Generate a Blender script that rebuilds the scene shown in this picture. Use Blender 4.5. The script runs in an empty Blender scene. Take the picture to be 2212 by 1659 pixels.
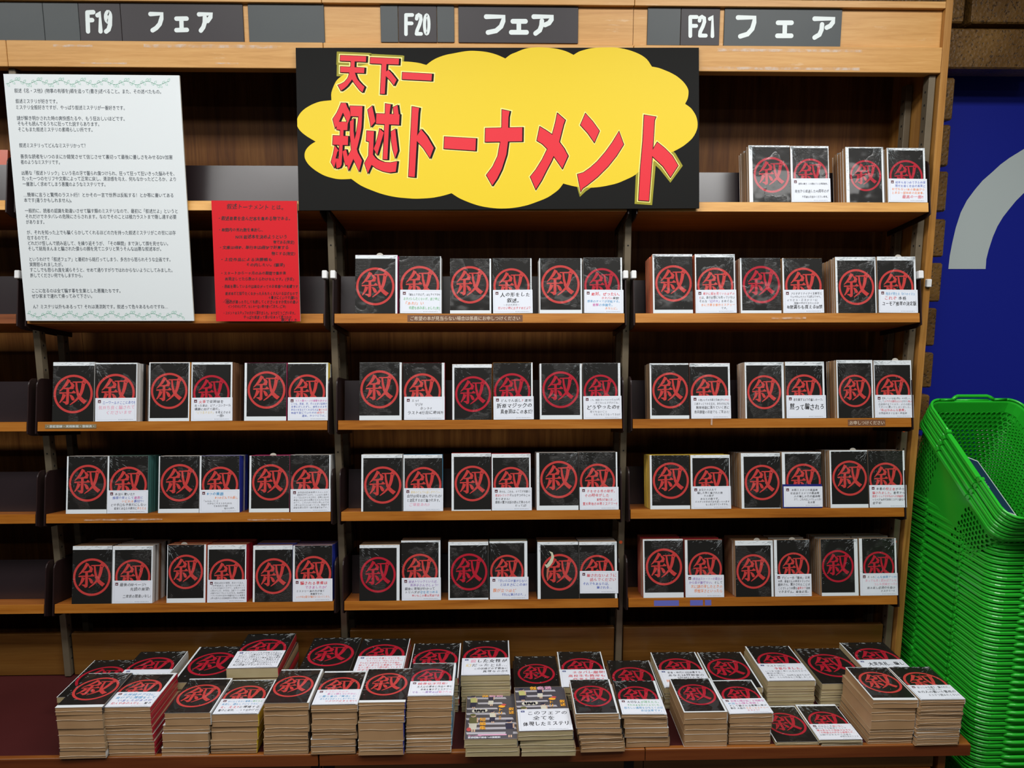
import bpy, math, random
from mathutils import Matrix, Vector
from mathutils.geometry import tessellate_polygon

random.seed(7)
SC = bpy.context.scene
COL = SC.collection
PI = math.pi
TILT = math.radians(11)          # the display shelves lean back by this much

# ------------------------------------------------------------------ camera
cam_d = bpy.data.cameras.new('camera')
cam_d.sensor_fit = 'HORIZONTAL'
cam_d.sensor_width = 36.0
cam_d.lens = 26.4831
cam_d.clip_start = 0.05
cam = bpy.data.objects.new('camera', cam_d)
COL.objects.link(cam)
_r = Vector((0.999683, -0.025177, 0.000254))
_u = Vector((0.00344, 0.146577, 0.989193))
_f = Vector((0.024942, 0.988879, -0.146617))
_m = Matrix((_r, _u, -_f)).transposed().to_4x4()
_m.translation = Vector((1.1616, -1.90562, 1.29999))
cam.matrix_world = _m
SC.camera = cam

# ------------------------------------------------------------------ world, light, exposure
w = bpy.data.worlds.new('world')
SC.world = w
w.use_nodes = True
w.node_tree.nodes['Background'].inputs[0].default_value = (0.9, 0.95, 1.0, 1)
w.node_tree.nodes['Background'].inputs[1].default_value = WORLD_STRENGTH = 0.03
SC.view_settings.view_transform = 'Standard'
SC.view_settings.look = 'None'
SC.view_settings.exposure = 0.0
SC.view_settings.gamma = 1.0
SC.view_settings.use_curve_mapping = False
SC.cycles.max_bounces = 6
SC.cycles.diffuse_bounces = 3
SC.cycles.glossy_bounces = 3
SC.cycles.transparent_max_bounces = 12
SC.cycles.use_denoising = True

CEIL = 2.45
FLOOR = -0.15
# strip lamps under the ceiling: x, y, power
LAMPS = [(-0.75, -0.95, 18), (0.65, -0.95, 20.5), (2.05, -0.95, 25),
         (-0.4, -1.55, 8), (1.0, -1.55, 9), (2.4, -1.55, 10),
         (-0.2, -3.05, 2.6), (1.2, -3.05, 2.8), (2.6, -3.05, 3.0)]
for i, (lx, ly, e) in enumerate(LAMPS):
    ld = bpy.data.lights.new('tube_light', 'AREA')
    ld.shape = 'RECTANGLE'
    ld.size = 1.15
    ld.size_y = 0.30 if i < 6 else 0.10
    ld.energy = e
    ld.color = (1.0, 0.99, 0.97)
    lo = bpy.data.objects.new('tube_light', ld)
    lo.location = (lx, ly, CEIL - 0.075)
    COL.objects.link(lo)

# ------------------------------------------------------------------ materials
MATS = {}

def new_mat(name):
    m = bpy.data.materials.new(name)
    m.use_nodes = True
    return m, m.node_tree.nodes, m.node_tree.links, m.node_tree.nodes['Principled BSDF']

def plain(name, col, rough=0.5, metal=0.0, spec=0.5, coat=0.0, bump=0.0, bscale=200.0, emit=None, var=0.0):
    if name in MATS:
        return MATS[name]
    m, N, L, b = new_mat(name)
    b.inputs['Base Color'].default_value = (*col, 1)
    b.inputs['Roughness'].default_value = rough
    b.inputs['Metallic'].default_value = metal
    b.inputs['Specular IOR Level'].default_value = spec
    b.inputs['Coat Weight'].default_value = coat
    b.inputs['Coat Roughness'].default_value = 0.08
    if bump or var:
        tc = N.new('ShaderNodeTexCoord')
        nz = N.new('ShaderNodeTexNoise')
        nz.inputs['Scale'].default_value = bscale
        nz.inputs['Detail'].default_value = 4
        L.new(tc.outputs['Object'], nz.inputs['Vector'])
        if bump:
            bp = N.new('ShaderNodeBump')
            bp.inputs['Strength'].default_value = bump
            bp.inputs['Distance'].default_value = 0.002
            L.new(nz.outputs['Fac'], bp.inputs['Height'])
            L.new(bp.outputs['Normal'], b.inputs['Normal'])
        if var:
            mx = N.new('ShaderNodeMix'); mx.data_type = 'RGBA'
            mx.inputs[6].default_value = (*[c * (1 - var) for c in col], 1)
            mx.inputs[7].default_value = (*[min(1, c * (1 + var)) for c in col], 1)
            L.new(nz.outputs['Fac'], mx.inputs[0])
            L.new(mx.outputs[2], b.inputs['Base Color'])
    MATS[name] = m
    return m

def wood(name, dark, mid, light, axis='X', scale=1.0, rough=0.45, wear=0.0, coat=0.15):
    """procedural wood: grain stretched along one axis"""
    if name in MATS:
        return MATS[name]
    m, N, L, b = new_mat(name)
    geo = N.new('ShaderNodeNewGeometry')
    mp = N.new('ShaderNodeMapping')
    s = {'X': (1.2, 22, 22), 'Y': (22, 1.2, 22), 'Z': (22, 22, 1.2)}[axis]
    mp.inputs['Scale'].default_value = tuple(v * scale for v in s)
    L.new(geo.outputs['Position'], mp.inputs['Vector'])
    n1 = N.new('ShaderNodeTexNoise'); n1.inputs['Scale'].default_value = 1.6
    n1.inputs['Detail'].default_value = 6; n1.inputs['Distortion'].default_value = 1.2
    L.new(mp.outputs['Vector'], n1.inputs['Vector'])
    n2 = N.new('ShaderNodeTexNoise'); n2.inputs['Scale'].default_value = 14
    n2.inputs['Detail'].default_value = 5
    L.new(mp.outputs['Vector'], n2.inputs['Vector'])
    ad = N.new('ShaderNodeMath'); ad.operation = 'MULTIPLY_ADD'
    ad.inputs[1].default_value = 0.35
    L.new(n2.outputs['Fac'], ad.inputs[0]); L.new(n1.outputs['Fac'], ad.inputs[2])
    cr = N.new('ShaderNodeValToRGB')
    cr.color_ramp.elements[0].position = 0.45; cr.color_ramp.elements[0].color = (*dark, 1)
    cr.color_ramp.elements[1].position = 0.9; cr.color_ramp.elements[1].color = (*light, 1)
    e = cr.color_ramp.elements.new(0.66); e.color = (*mid, 1)
    L.new(ad.outputs[0], cr.inputs['Fac'])
    out = cr.outputs['Color']
    if wear:
        n3 = N.new('ShaderNodeTexNoise'); n3.inputs['Scale'].default_value = 9
        n3.inputs['Detail'].default_value = 8; n3.inputs['Roughness'].default_value = 0.7
        mp3 = N.new('ShaderNodeMapping'); mp3.inputs['Scale'].default_value = (1, 5, 5)
        L.new(geo.outputs['Position'], mp3.inputs['Vector']); L.new(mp3.outputs['Vector'], n3.inputs['Vector'])
        c3 = N.new('ShaderNodeValToRGB')
        c3.color_ramp.elements[0].position = 0.62; c3.color_ramp.elements[0].color = (0, 0, 0, 1)
        c3.color_ramp.elements[1].position = 0.72; c3.color_ramp.elements[1].color = (wear, wear, wear, 1)
        L.new(n3.outputs['Fac'], c3.inputs['Fac'])
        mx = N.new('ShaderNodeMix'); mx.data_type = 'RGBA'
        mx.inputs[7].default_value = (0.78, 0.62, 0.42, 1)
        L.new(c3.outputs['Color'], mx.inputs[0]); L.new(out, mx.inputs[6])
        out = mx.outputs[2]
    L.new(out, b.inputs['Base Color'])
    b.inputs['Roughness'].default_value = rough
    b.inputs['Specular IOR Level'].default_value = 0.3
    b.inputs['Coat Weight'].default_value = coat
    b.inputs['Coat Roughness'].default_value = 0.25
    bp = N.new('ShaderNodeBump'); bp.inputs['Strength'].default_value = 0.12
    bp.inputs['Distance'].default_value = 0.001
    L.new(n2.outputs['Fac'], bp.inputs['Height']); L.new(bp.outputs['Normal'], b.inputs['Normal'])
    MATS[name] = m
    return m

def wrapped(name, col, rough=0.4, streak=1.0):
    """a print seen through crinkled shrink film: a clear coat with fine radiating creases"""
    if name in MATS:
        return MATS[name]
    m, N, L, b = new_mat(name)
    b.inputs['Base Color'].default_value = (*col, 1)
    b.inputs['Roughness'].default_value = rough
    b.inputs['Specular IOR Level'].default_value = 0.2
    b.inputs['Coat Weight'].default_value = 0.6
    b.inputs['Coat Roughness'].default_value = 0.07
    b.inputs['Coat IOR'].default_value = 1.45
    geo = N.new('ShaderNodeNewGeometry')
    mp = N.new('ShaderNodeMapping')
    mp.inputs['Rotation'].default_value = (0.0, 0.75, 0.0)
    mp.inputs['Scale'].default_value = (60, 60, 320)
    L.new(geo.outputs['Position'], mp.inputs['Vector'])
    nz = N.new('ShaderNodeTexNoise'); nz.inputs['Scale'].default_value = 1.0
    nz.inputs['Detail'].default_value = 3; nz.inputs['Distortion'].default_value = 2.0
    L.new(mp.outputs['Vector'], nz.inputs['Vector'])
    big = N.new('ShaderNodeTexNoise'); big.inputs['Scale'].default_value = 17
    big.inputs['Detail'].default_value = 2
    L.new(geo.outputs['Position'], big.inputs['Vector'])
    rp = N.new('ShaderNodeMapRange')
    rp.inputs['From Min'].default_value = 0.52; rp.inputs['From Max'].default_value = 0.62
    rp.inputs['To Min'].default_value = 0.0; rp.inputs['To Max'].default_value = streak
    L.new(big.outputs['Fac'], rp.inputs['Value'])
    ml = N.new('ShaderNodeMath'); ml.operation = 'MULTIPLY'
    L.new(nz.outputs['Fac'], ml.inputs[0]); L.new(rp.outputs['Result'], ml.inputs[1])
    # long soft buckles in the film
    lo = N.new('ShaderNodeTexNoise'); lo.inputs['Scale'].default_value = 26
    lo.inputs['Detail'].default_value = 1
    L.new(geo.outputs['Position'], lo.inputs['Vector'])
    ad = N.new('ShaderNodeMath'); ad.operation = 'MULTIPLY_ADD'
    ad.inputs[1].default_value = 0.25
    L.new(lo.outputs['Fac'], ad.inputs[0]); L.new(ml.outputs[0], ad.inputs[2])
    bp = N.new('ShaderNodeBump'); bp.inputs['Strength'].default_value = 0.9
    bp.inputs['Distance'].default_value = 0.0035
    L.new(ad.outputs[0], bp.inputs['Height'])
    L.new(bp.outputs['Normal'], b.inputs['Coat Normal'])
    MATS[name] = m
    return m

def paper_edge(name, c1, c2):
    """the cut edges of a book's leaves: fine lines along the thickness"""
    if name in MATS:
        return MATS[name]
    m, N, L, b = new_mat(name)
    tc = N.new('ShaderNodeTexCoord')
    mp = N.new('ShaderNodeMapping'); mp.inputs['Scale'].default_value = (6, 2600, 6)
    L.new(tc.outputs['Object'], mp.inputs['Vector'])
    nz = N.new('ShaderNodeTexNoise'); nz.inputs['Scale'].default_value = 1; nz.inputs['Detail'].default_value = 2
    L.new(mp.outputs['Vector'], nz.inputs['Vector'])
    geo = N.new('ShaderNodeNewGeometry')
    n2 = N.new('ShaderNodeTexNoise'); n2.inputs['Scale'].default_value = 14
    L.new(geo.outputs['Position'], n2.inputs['Vector'])
    av = N.new('ShaderNodeMath'); av.operation = 'MULTIPLY_ADD'; av.inputs[1].default_value = 0.6
    L.new(n2.outputs['Fac'], av.inputs[0])
    hf = N.new('ShaderNodeMath'); hf.operation = 'MULTIPLY'; hf.inputs[1].default_value = 0.5
    L.new(nz.outputs['Fac'], hf.inputs[0]); L.new(hf.outputs[0], av.inputs[2])
    cr = N.new('ShaderNodeValToRGB')
    cr.color_ramp.elements[0].position = 0.3; cr.color_ramp.elements[0].color = (*c1, 1)
    cr.color_ramp.elements[1].position = 0.75; cr.color_ramp.elements[1].color = (*c2, 1)
    L.new(av.outputs[0], cr.inputs['Fac']); L.new(cr.outputs['Color'], b.inputs['Base Color'])
    b.inputs['Roughness'].default_value = 0.6
    b.inputs['Coat Weight'].default_value = 0.12
    b.inputs['Coat Roughness'].default_value = 0.2
    MATS[name] = m
    return m

def brick_mat():
    m, N, L, b = new_mat('rough brown brick')
    geo = N.new('ShaderNodeNewGeometry')
    n1 = N.new('ShaderNodeTexNoise'); n1.inputs['Scale'].default_value = 9; n1.inputs['Detail'].default_value = 4
    n2 = N.new('ShaderNodeTexVoronoi'); n2.inputs['Scale'].default_value = 95
    n3 = N.new('ShaderNodeTexNoise'); n3.inputs['Scale'].default_value = 120; n3.inputs['Detail'].default_value = 6
    for n in (n1, n2, n3):
        L.new(geo.outputs['Position'], n.inputs['Vector'])
    cr = N.new('ShaderNodeValToRGB')
    cr.color_ramp.elements[0].position = 0.3; cr.color_ramp.elements[0].color = (0.10, 0.046, 0.010, 1)
    cr.color_ramp.elements[1].position = 0.75; cr.color_ramp.elements[1].color = (0.24, 0.125, 0.032, 1)
    L.new(n1.outputs['Fac'], cr.inputs['Fac'])
    pit = N.new('ShaderNodeMapRange')
    pit.inputs['From Min'].default_value = 0.56; pit.inputs['From Max'].default_value = 0.66
    pit.inputs['To Min'].default_value = 0.0; pit.inputs['To Max'].default_value = 0.75
    L.new(n3.outputs['Fac'], pit.inputs['Value'])
    mx = N.new('ShaderNodeMix'); mx.data_type = 'RGBA'
    mx.inputs[7].default_value = (0.03, 0.014, 0.006, 1)
    L.new(pit.outputs['Result'], mx.inputs[0]); L.new(cr.outputs['Color'], mx.inputs[6])
    L.new(mx.outputs[2], b.inputs['Base Color'])
    b.inputs['Roughness'].default_value = 0.42
    sb = N.new('ShaderNodeMath'); sb.operation = 'SUBTRACT'
    L.new(n2.outputs['Distance'], sb.inputs[0]); L.new(pit.outputs['Result'], sb.inputs[1])
    bp = N.new('ShaderNodeBump'); bp.inputs['Strength'].default_value = 0.45; bp.inputs['Distance'].default_value = 0.003
    L.new(sb.outputs[0], bp.inputs['Height']); L.new(bp.outputs['Normal'], b.inputs['Normal'])
    return m

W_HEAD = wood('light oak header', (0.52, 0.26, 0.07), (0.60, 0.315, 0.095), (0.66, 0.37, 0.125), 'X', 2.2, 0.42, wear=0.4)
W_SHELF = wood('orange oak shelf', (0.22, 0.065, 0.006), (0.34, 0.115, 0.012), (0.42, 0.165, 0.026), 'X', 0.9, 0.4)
W_SHELF0 = wood('light oak shelf', (0.48, 0.22, 0.05), (0.64, 0.33, 0.085), (0.74, 0.42, 0.13), 'X', 0.9, 0.4)  # lamp glare on the top shelf fronts, painted in as paler wood
W_SHELF1 = wood('amber oak shelf', (0.30, 0.105, 0.014), (0.44, 0.175, 0.03), (0.54, 0.24, 0.055), 'X', 0.9, 0.4)  # second row: a weaker share of the lamp light put into the colour
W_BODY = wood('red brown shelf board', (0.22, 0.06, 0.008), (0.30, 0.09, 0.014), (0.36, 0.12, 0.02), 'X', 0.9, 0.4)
W_PANEL = wood('oak end panel', (0.24, 0.10, 0.018), (0.36, 0.165, 0.036), (0.47, 0.235, 0.06), 'Z', 1.0, 0.4)
W_BACK = wood('walnut back panel', (0.075, 0.024, 0.004), (0.13, 0.045, 0.007), (0.20, 0.082, 0.016), 'Z', 0.8, 0.55, coat=0.0)
W_KICK = wood('brown kick board', (0.10, 0.038, 0.006), (0.15, 0.062, 0.011), (0.19, 0.085, 0.017), 'X', 0.6, 0.4)
W_BASE = wood('red brown counter wood', (0.11, 0.022, 0.004), (0.15, 0.033, 0.006), (0.19, 0.048, 0.009), 'X', 0.7, 0.5)
W_BASE2 = wood('amber counter wood', (0.15, 0.042, 0.006), (0.22, 0.068, 0.010), (0.29, 0.10, 0.016), 'X', 0.7, 0.5)
M_MAROON = plain('maroon laminate', (0.048, 0.0075, 0.0075), 0.55, spec=.25, var=0.15, bscale=6)
M_POST = plain('olive grey steel', (0.15, 0.12, 0.078), 0.45, metal=0.2, var=0.25, bscale=18)
M_HOLE = plain('dark hole', (0.004, 0.004, 0.004), 0.9)
M_BRKT = plain('dark maroon steel', (0.02, 0.010, 0.010), 0.4, spec=.3)
M_STOP = plain('purple brown steel plate', (0.018, 0.011, 0.013), 0.3, spec=.9)
M_CLIP = plain('white plastic clip', (0.75, 0.76, 0.76), 0.35)
M_WHITE = plain('white paper', (0.70, 0.75, 0.78), 0.45, coat=0.25)
M_CARD = plain('card stock', (0.72, 0.76, 0.84), 0.6)
M_SIGNW = plain('laminated white paper', (0.72, 0.77, 0.79), 0.35, coat=0.5)
M_FOAM = plain('foam board edge', (0.62, 0.60, 0.52), 0.8)
M_RED = plain('red poster paper', (0.62, 0.014, 0.022), 0.6, spec=.2)
M_BLK = wrapped('black print under film', (0.010, 0.0095, 0.0085), 0.5)
M_EMB = wrapped('red print under film', (0.50, 0.045, 0.042), 0.5, 0.8)
M_INKK = plain('black ink', (0.015, 0.015, 0.018), 0.6)
M_BNBK = plain('banner black', (0.006, 0.006, 0.0055), 0.6, spec=.12)
M_BNYE = plain('banner yellow', (0.75, 0.55, 0.018), 0.5, spec=.25)
M_BNHALO = plain('banner olive halo', (0.30, 0.27, 0.02), 0.5, spec=.2)
M_BNRIM = plain('banner pale yellow rim', (0.90, 0.76, 0.20), 0.42)
M_BNRD = plain('banner red', (0.70, 0.022, 0.036), 0.5, spec=.25)
M_GREEN = plain('green plastic', (0.020, 0.43, 0.024), 0.25, spec=0.5, var=0.12, bscale=5)
M_BLUE = plain('blue wall panel', (0.012, 0.022, 0.34), 0.45, spec=.3)
M_GREY = plain('pale grey lettering', (0.66, 0.75, 0.74), 0.5)
M_BRICK = brick_mat()
M_MORTAR = plain('dark recessed mortar', (0.012, 0.008, 0.006), 0.9)
M_PLATE = plain('dark grey sign plate', (0.06, 0.07, 0.073), 0.4, spec=.3, var=0.12, bscale=9)
M_PLATE2 = plain('warm grey sign plate', (0.035, 0.030, 0.034), 0.4, spec=.3)
M_LETTER = plain('white sign lettering', (0.74, 0.82, 0.82), 0.4)
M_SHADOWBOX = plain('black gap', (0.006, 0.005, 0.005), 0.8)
P_TAN = paper_edge('tan page edges', (0.38, 0.215, 0.095), (0.52, 0.32, 0.165))
P_CREAM = paper_edge('cream page edges', (0.38, 0.30, 0.14), (0.54, 0.46, 0.27))
M_SEAM = plain('film seam', (0.50, 0.41, 0.30), 0.4, spec=.4)
INK = {'k': M_INKK,
       'g': plain('grey pen ink', (0.16, 0.17, 0.19), 0.6),
       'r': plain('red pen ink', (0.62, 0.03, 0.05), 0.6),
       'o': plain('orange pen ink', (0.80, 0.22, 0.03), 0.6),
       'b': plain('blue pen ink', (0.03, 0.08, 0.45), 0.6),
       'c': plain('sky blue pen ink', (0.03, 0.28, 0.55), 0.6),
       'm': plain('magenta pen ink', (0.55, 0.06, 0.35), 0.6),
       'p': plain('purple pen ink', (0.25, 0.10, 0.45), 0.6),
       'i': plain('pink pen ink', (0.75, 0.35, 0.48), 0.6),
       'n': plain('green pen ink', (0.06, 0.40, 0.10), 0.6),
       'y': plain('yellow pen ink', (0.75, 0.60, 0.25), 0.6)}
COVER = {'e': plain('beige cover', (0.34, 0.24, 0.14), 0.35, coat=0.3),
         'w': plain('white cover', (0.60, 0.61, 0.60), 0.35, coat=0.5),
         'k': plain('black cover', (0.02, 0.02, 0.022), 0.35, coat=0.5),
         'r': plain('crimson cover', (0.42, 0.012, 0.03), 0.35, coat=0.5),
         'y': plain('yellow cover', (0.68, 0.48, 0.03), 0.35, coat=0.5),
         'b': plain('blue cover', (0.02, 0.035, 0.30), 0.35, coat=0.5),
         's': plain('sky blue cover', (0.12, 0.38, 0.62), 0.35, coat=0.5),
         't': plain('teal cover', (0.05, 0.16, 0.15), 0.35, coat=0.5),
         'o': plain('orange cover', (0.70, 0.28, 0.03), 0.35, coat=0.5),
         'h': plain('vermilion cover', (0.62, 0.10, 0.04), 0.35, coat=0.5),
         'm': plain('magenta cover', (0.50, 0.02, 0.16), 0.35, coat=0.5),
         'g': plain('grey cover', (0.26, 0.25, 0.24), 0.35, coat=0.5),
         'n': plain('brown cover', (0.20, 0.10, 0.05), 0.35, coat=0.5)}

# ------------------------------------------------------------------ mesh helpers
class MB:
    """collects shapes; build() links them as ONE mesh object"""
    def __init__(s):
        s.v, s.f, s.mi, s.mats = [], [], [], []
    def mat(s, m):
        if m not in s.mats:
            s.mats.append(m)
        return s.mats.index(m)
    def add(s, vs, fs, m, fr=None):
        o = len(s.v); k = s.mat(m)
        if fr:
            O, X, Y, Z = fr
            vs = [(O + X * a + Y * b + Z * c)[:] for a, b, c in vs]
        s.v += vs
        s.f += [tuple(o + i for i in f) for f in fs]
        s.mi += [k] * len(fs)
        return s
    def box(s, x0, x1, y0, y1, z0, z1, m, fr=None):
        vs = [(x, y, z) for x in (x0, x1) for y in (y0, y1) for z in (z0, z1)]
        return s.add(vs, [(0, 1, 3, 2), (4, 6, 7, 5), (0, 4, 5, 1), (2, 3, 7, 6), (0, 2, 6, 4), (1, 5, 7, 3)], m, fr)
    def cbox(s, x0, x1, y0, y1, z0, z1, c, m, fr=None):
        """box with chamfered edges on the x-z outline and on the front (y0) rim"""
        def ring(k, y):
            return [(x0 + k, y, z0 + c), (x0 + c, y, z0 + k), (x1 - c, y, z0 + k), (x1 - k, y, z0 + c),
                    (x1 - k, y, z1 - c), (x1 - c, y, z1 - k), (x0 + c, y, z1 - k), (x0 + k, y, z1 - c)]
        vs = ring(c * .8, y0) + ring(0, y0 + c) + ring(0, y1)
        fs = [tuple(range(8)), tuple(reversed(range(16, 24)))]
        for a in (0, 8):
            fs += [(a + i, a + 8 + i, a + 8 + (i + 1) % 8, a + (i + 1) % 8) for i in range(8)]
        return s.add(vs, fs, m, fr)
    def poly(s, pts, m, fr, z=0.0, holes=()):
        loops = [[Vector((a, b, 0)) for a, b in pts]] + [[Vector((a, b, 0)) for a, b in h] for h in holes]
        tr = tessellate_polygon(loops)
        flat = [q for l in loops for q in l]
        fs = []
        for t in tr:
            a, b, c = (flat[i] for i in t)
            cr = (b.x - a.x) * (c.y - a.y) - (b.y - a.y) * (c.x - a.x)
            fs.append(t if cr > 0 else (t[0], t[2], t[1]))
        return s.add([(q.x, q.y, z) for q in flat], fs, m, fr)
    def prism(s, pts, z0, z1, m, fr=None):
        """outline in the x-y plane pushed from z0 to z1"""
        n = len(pts)
        tr = tessellate_polygon([[Vector((a, b, 0)) for a, b in pts]])
        vs = [(a, b, z0) for a, b in pts] + [(a, b, z1) for a, b in pts]
        fs = [tuple(t) for t in tr] + [tuple(i + n for i in reversed(t)) for t in tr]
        fs += [(i, (i + 1) % n, n + (i + 1) % n, n + i) for i in range(n)]
        return s.add(vs, fs, m, fr)
    def capsule(s, pts, th, m, fr, z=0.0, n=10, closed=False, lim=2.2):
        """a pen stroke of even width: one mitred strip, with round ends when open"""
        th *= .5
        P = []
        for q in pts:
            q = Vector(q)
            if not P or (q - P[-1]).length > 1e-7:
                P.append(q)
        if closed and (P[0] - P[-1]).length < 1e-7:
            P.pop()
        c = len(P)
        L_, R_ = [], []
        for i in range(c):
            if closed or 0 < i < c - 1:
                d0 = (P[i] - P[i - 1]).normalized(); d1 = (P[(i + 1) % c] - P[i]).normalized()
            elif i == 0:
                d0 = d1 = (P[1] - P[0]).normalized()
            else:
                d0 = d1 = (P[-1] - P[-2]).normalized()
            n0 = Vector((-d0.y, d0.x)); n1 = Vector((-d1.y, d1.x))
            k = n0 + n1
            if k.length < 1e-6:
                k = n0
            k.normalize()
            q = min(lim, 1 / max(.05, k.dot(n0)))
            L_.append(P[i] + k * th * q); R_.append(P[i] - k * th * q)
        vs = [(q.x, q.y, z) for q in L_] + [(q.x, q.y, z) for q in R_]
        fs = []
        for i in range(c if closed else c - 1):
            j = (i + 1) % c
            fs.append((i, c + i, c + j, j))
        if not closed:
            for e, sg in ((0, 1), (c - 1, -1)):
                d = ((P[1] - P[0]) if e == 0 else (P[-1] - P[-2])).normalized() * sg
                a0 = math.atan2(-d.y, -d.x)
                o = len(vs)
                h = n // 2
                for i in range(h + 1):
                    a = a0 - PI / 2 + PI * i / h
                    vs.append((P[e].x + th * math.cos(a), P[e].y + th * math.sin(a), z))
                fs.append(tuple(range(o, o + h + 1)))
        return s.add(vs, fs, m, fr)
    def tube(s, pts, rad, m, n=8, closed=False, fr=None):
        P = [Vector(q) for q in pts]; c = len(P)
        rings = []
        for i in range(c):
            if closed:
                d = P[(i + 1) % c] - P[i - 1]
            else:
                d = P[min(i + 1, c - 1)] - P[max(i - 1, 0)]
            d.normalize()
            up = Vector((0, 0, 1)) if abs(d.z) < .9 else Vector((1, 0, 0))
            a = d.cross(up).normalized(); b = a.cross(d)
            rings.append([(P[i] + a * rad * math.cos(2 * PI * k / n) + b * rad * math.sin(2 * PI * k / n))[:] for k in range(n)])
        vs = [q for r in rings for q in r]
        fs = []
        for i in range(c if closed else c - 1):
            j = (i + 1) % c
            fs += [(i * n + k, i * n + (k + 1) % n, j * n + (k + 1) % n, j * n + k) for k in range(n)]
        if not closed:
            fs += [tuple(reversed(range(n))), tuple(range((c - 1) * n, c * n))]
        return s.add(vs, fs, m, fr)
    def mesh(s, name, smooth=False):
        me = bpy.data.meshes.new(name)
        me.from_pydata([tuple(v) for v in s.v], [], s.f)
        for m in s.mats:
            me.materials.append(m)
        me.polygons.foreach_set('material_index', s.mi)
        if smooth:
            me.polygons.foreach_set('use_smooth', [True] * len(s.f))
        me.update()
        return me
    def build(s, name, parent=None, smooth=False):
        return obj(name, s.mesh(name, smooth), parent)

def obj(name, me, parent=None):
    o = bpy.data.objects.new(name, me)
    COL.objects.link(o)
    if parent:
        o.parent = parent
    return o

def tag(o, label=None, cat=None, group=None, kind=None):
    if label: o['label'] = label
    if cat: o['category'] = cat
    if group: o['group'] = group
    if kind: o['kind'] = kind
    return o

def thing(name, label, cat, loc=(0, 0, 0), rot=(0, 0, 0), group=None):
    o = bpy.data.objects.new(name, None)
    o.empty_display_size = 0.05
    COL.objects.link(o)
    o.location = loc
    o.rotation_euler = rot
    return tag(o, label, cat, group)

V = Vector
def frame(o, x, y):
    X = V(x).normalized(); Y = V(y).normalized()
    return (V(o), X, Y, X.cross(Y))

# ------------------------------------------------------------------ lettering
_fc = {}
_fonts = {}
LSC = bpy.data.scenes.new('lettering_bench')     # a side scene, only to turn characters into outlines
def glyph(ch, bold=0.0):
    k = (ch, bold)
    if k in _fc:
        return _fc[k]
    if bold not in _fonts:
        c = bpy.data.curves.new('lettering', 'FONT')
        c.resolution_u = 2
        c.offset = bold
        o = bpy.data.objects.new('lettering', c)
        LSC.collection.objects.link(o)
        _fonts[bold] = (c, o)
    c, o = _fonts[bold]
    c.body = ch
    LSC.view_layers[0].update()
    dg = LSC.view_layers[0].depsgraph
    me = bpy.data.meshes.new_from_object(o.evaluated_get(dg))
    vs = [(v.co.x, v.co.y) for v in me.vertices]
    fs = []
    for p in me.polygons:
        ix = list(p.vertices)
        a = sum(vs[ix[i]][0] * vs[ix[(i + 1) % len(ix)]][1] - vs[ix[(i + 1) % len(ix)]][0] * vs[ix[i]][1] for i in range(len(ix)))
        fs.append(tuple(ix) if a > 0 else tuple(reversed(ix)))
    bpy.data.meshes.remove(me)
    if ord(ch) < 0x2000:
        if vs:
            x0 = min(v[0] for v in vs); x1 = max(v[0] for v in vs)
            vs = [(v[0] - x0 + .04, v[1]) for v in vs]
            adv = x1 - x0 + .08
        else:
            adv = .3
    else:
        adv = 1.0
    _fc[k] = (vs, fs, adv)
    return _fc[k]

def end_lettering():
    for c, o in _fonts.values():
        bpy.data.objects.remove(o)
        bpy.data.curves.remove(c)
    _fonts.clear()
    bpy.data.scenes.remove(LSC)

def twidth(txt, bold=0.0):
    return sum(glyph(ch, bold)[2] for ch in txt)

def text(mb, txt, fr, x, y, size, m, z=0.0, bold=0.0, width=None, hand=0.0, rnd=None, xs=1.0):
    """one line of writing with its baseline-left at (x, y); width stretches it to fit"""
    strike, bold = bold, 0.0
    tw = twidth(txt) * size * xs
    kx = xs
    if width and tw > 0:
        kx = xs * width / tw
    for ch in txt:
        vs, fs, adv = glyph(ch, bold)
        if vs:
            a = s2 = dy = 0.0
            if hand:
                a = rnd.uniform(-.10, .10) * hand
                s2 = rnd.uniform(-.16, .04) * hand
                dy = rnd.uniform(-.07, .07) * hand * size
            ca, sa = math.cos(a), math.sin(a)
            out = []
            for px, py in vs:
                u_, v_ = (px - .5) * (1 + s2), (py - .35) * (1 + s2)
                if hand:
                    u_ += v_ * .10 * hand
                out.append((x + ((u_ * ca - v_ * sa) + .5) * size * kx, y + dy + ((u_ * sa + v_ * ca) + .35) * size, z))
            mb.add(out, fs, m, fr)
            if strike:          # a heavier line: the character struck twice
                k_ = strike * 1.8 * size
                mb.add([(a_ + k_ * kx, b_ + k_ * .35, z + .00002) for a_, b_, z_ in out], fs, m, fr)
        x += adv * size * kx
    return x
SHELF_Z = [1.4499,1.1734,0.8999,0.6565,0.4096]
A = 0.003
L = 0.7323
ZB = 0.1983
YB = -0.2984
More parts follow.
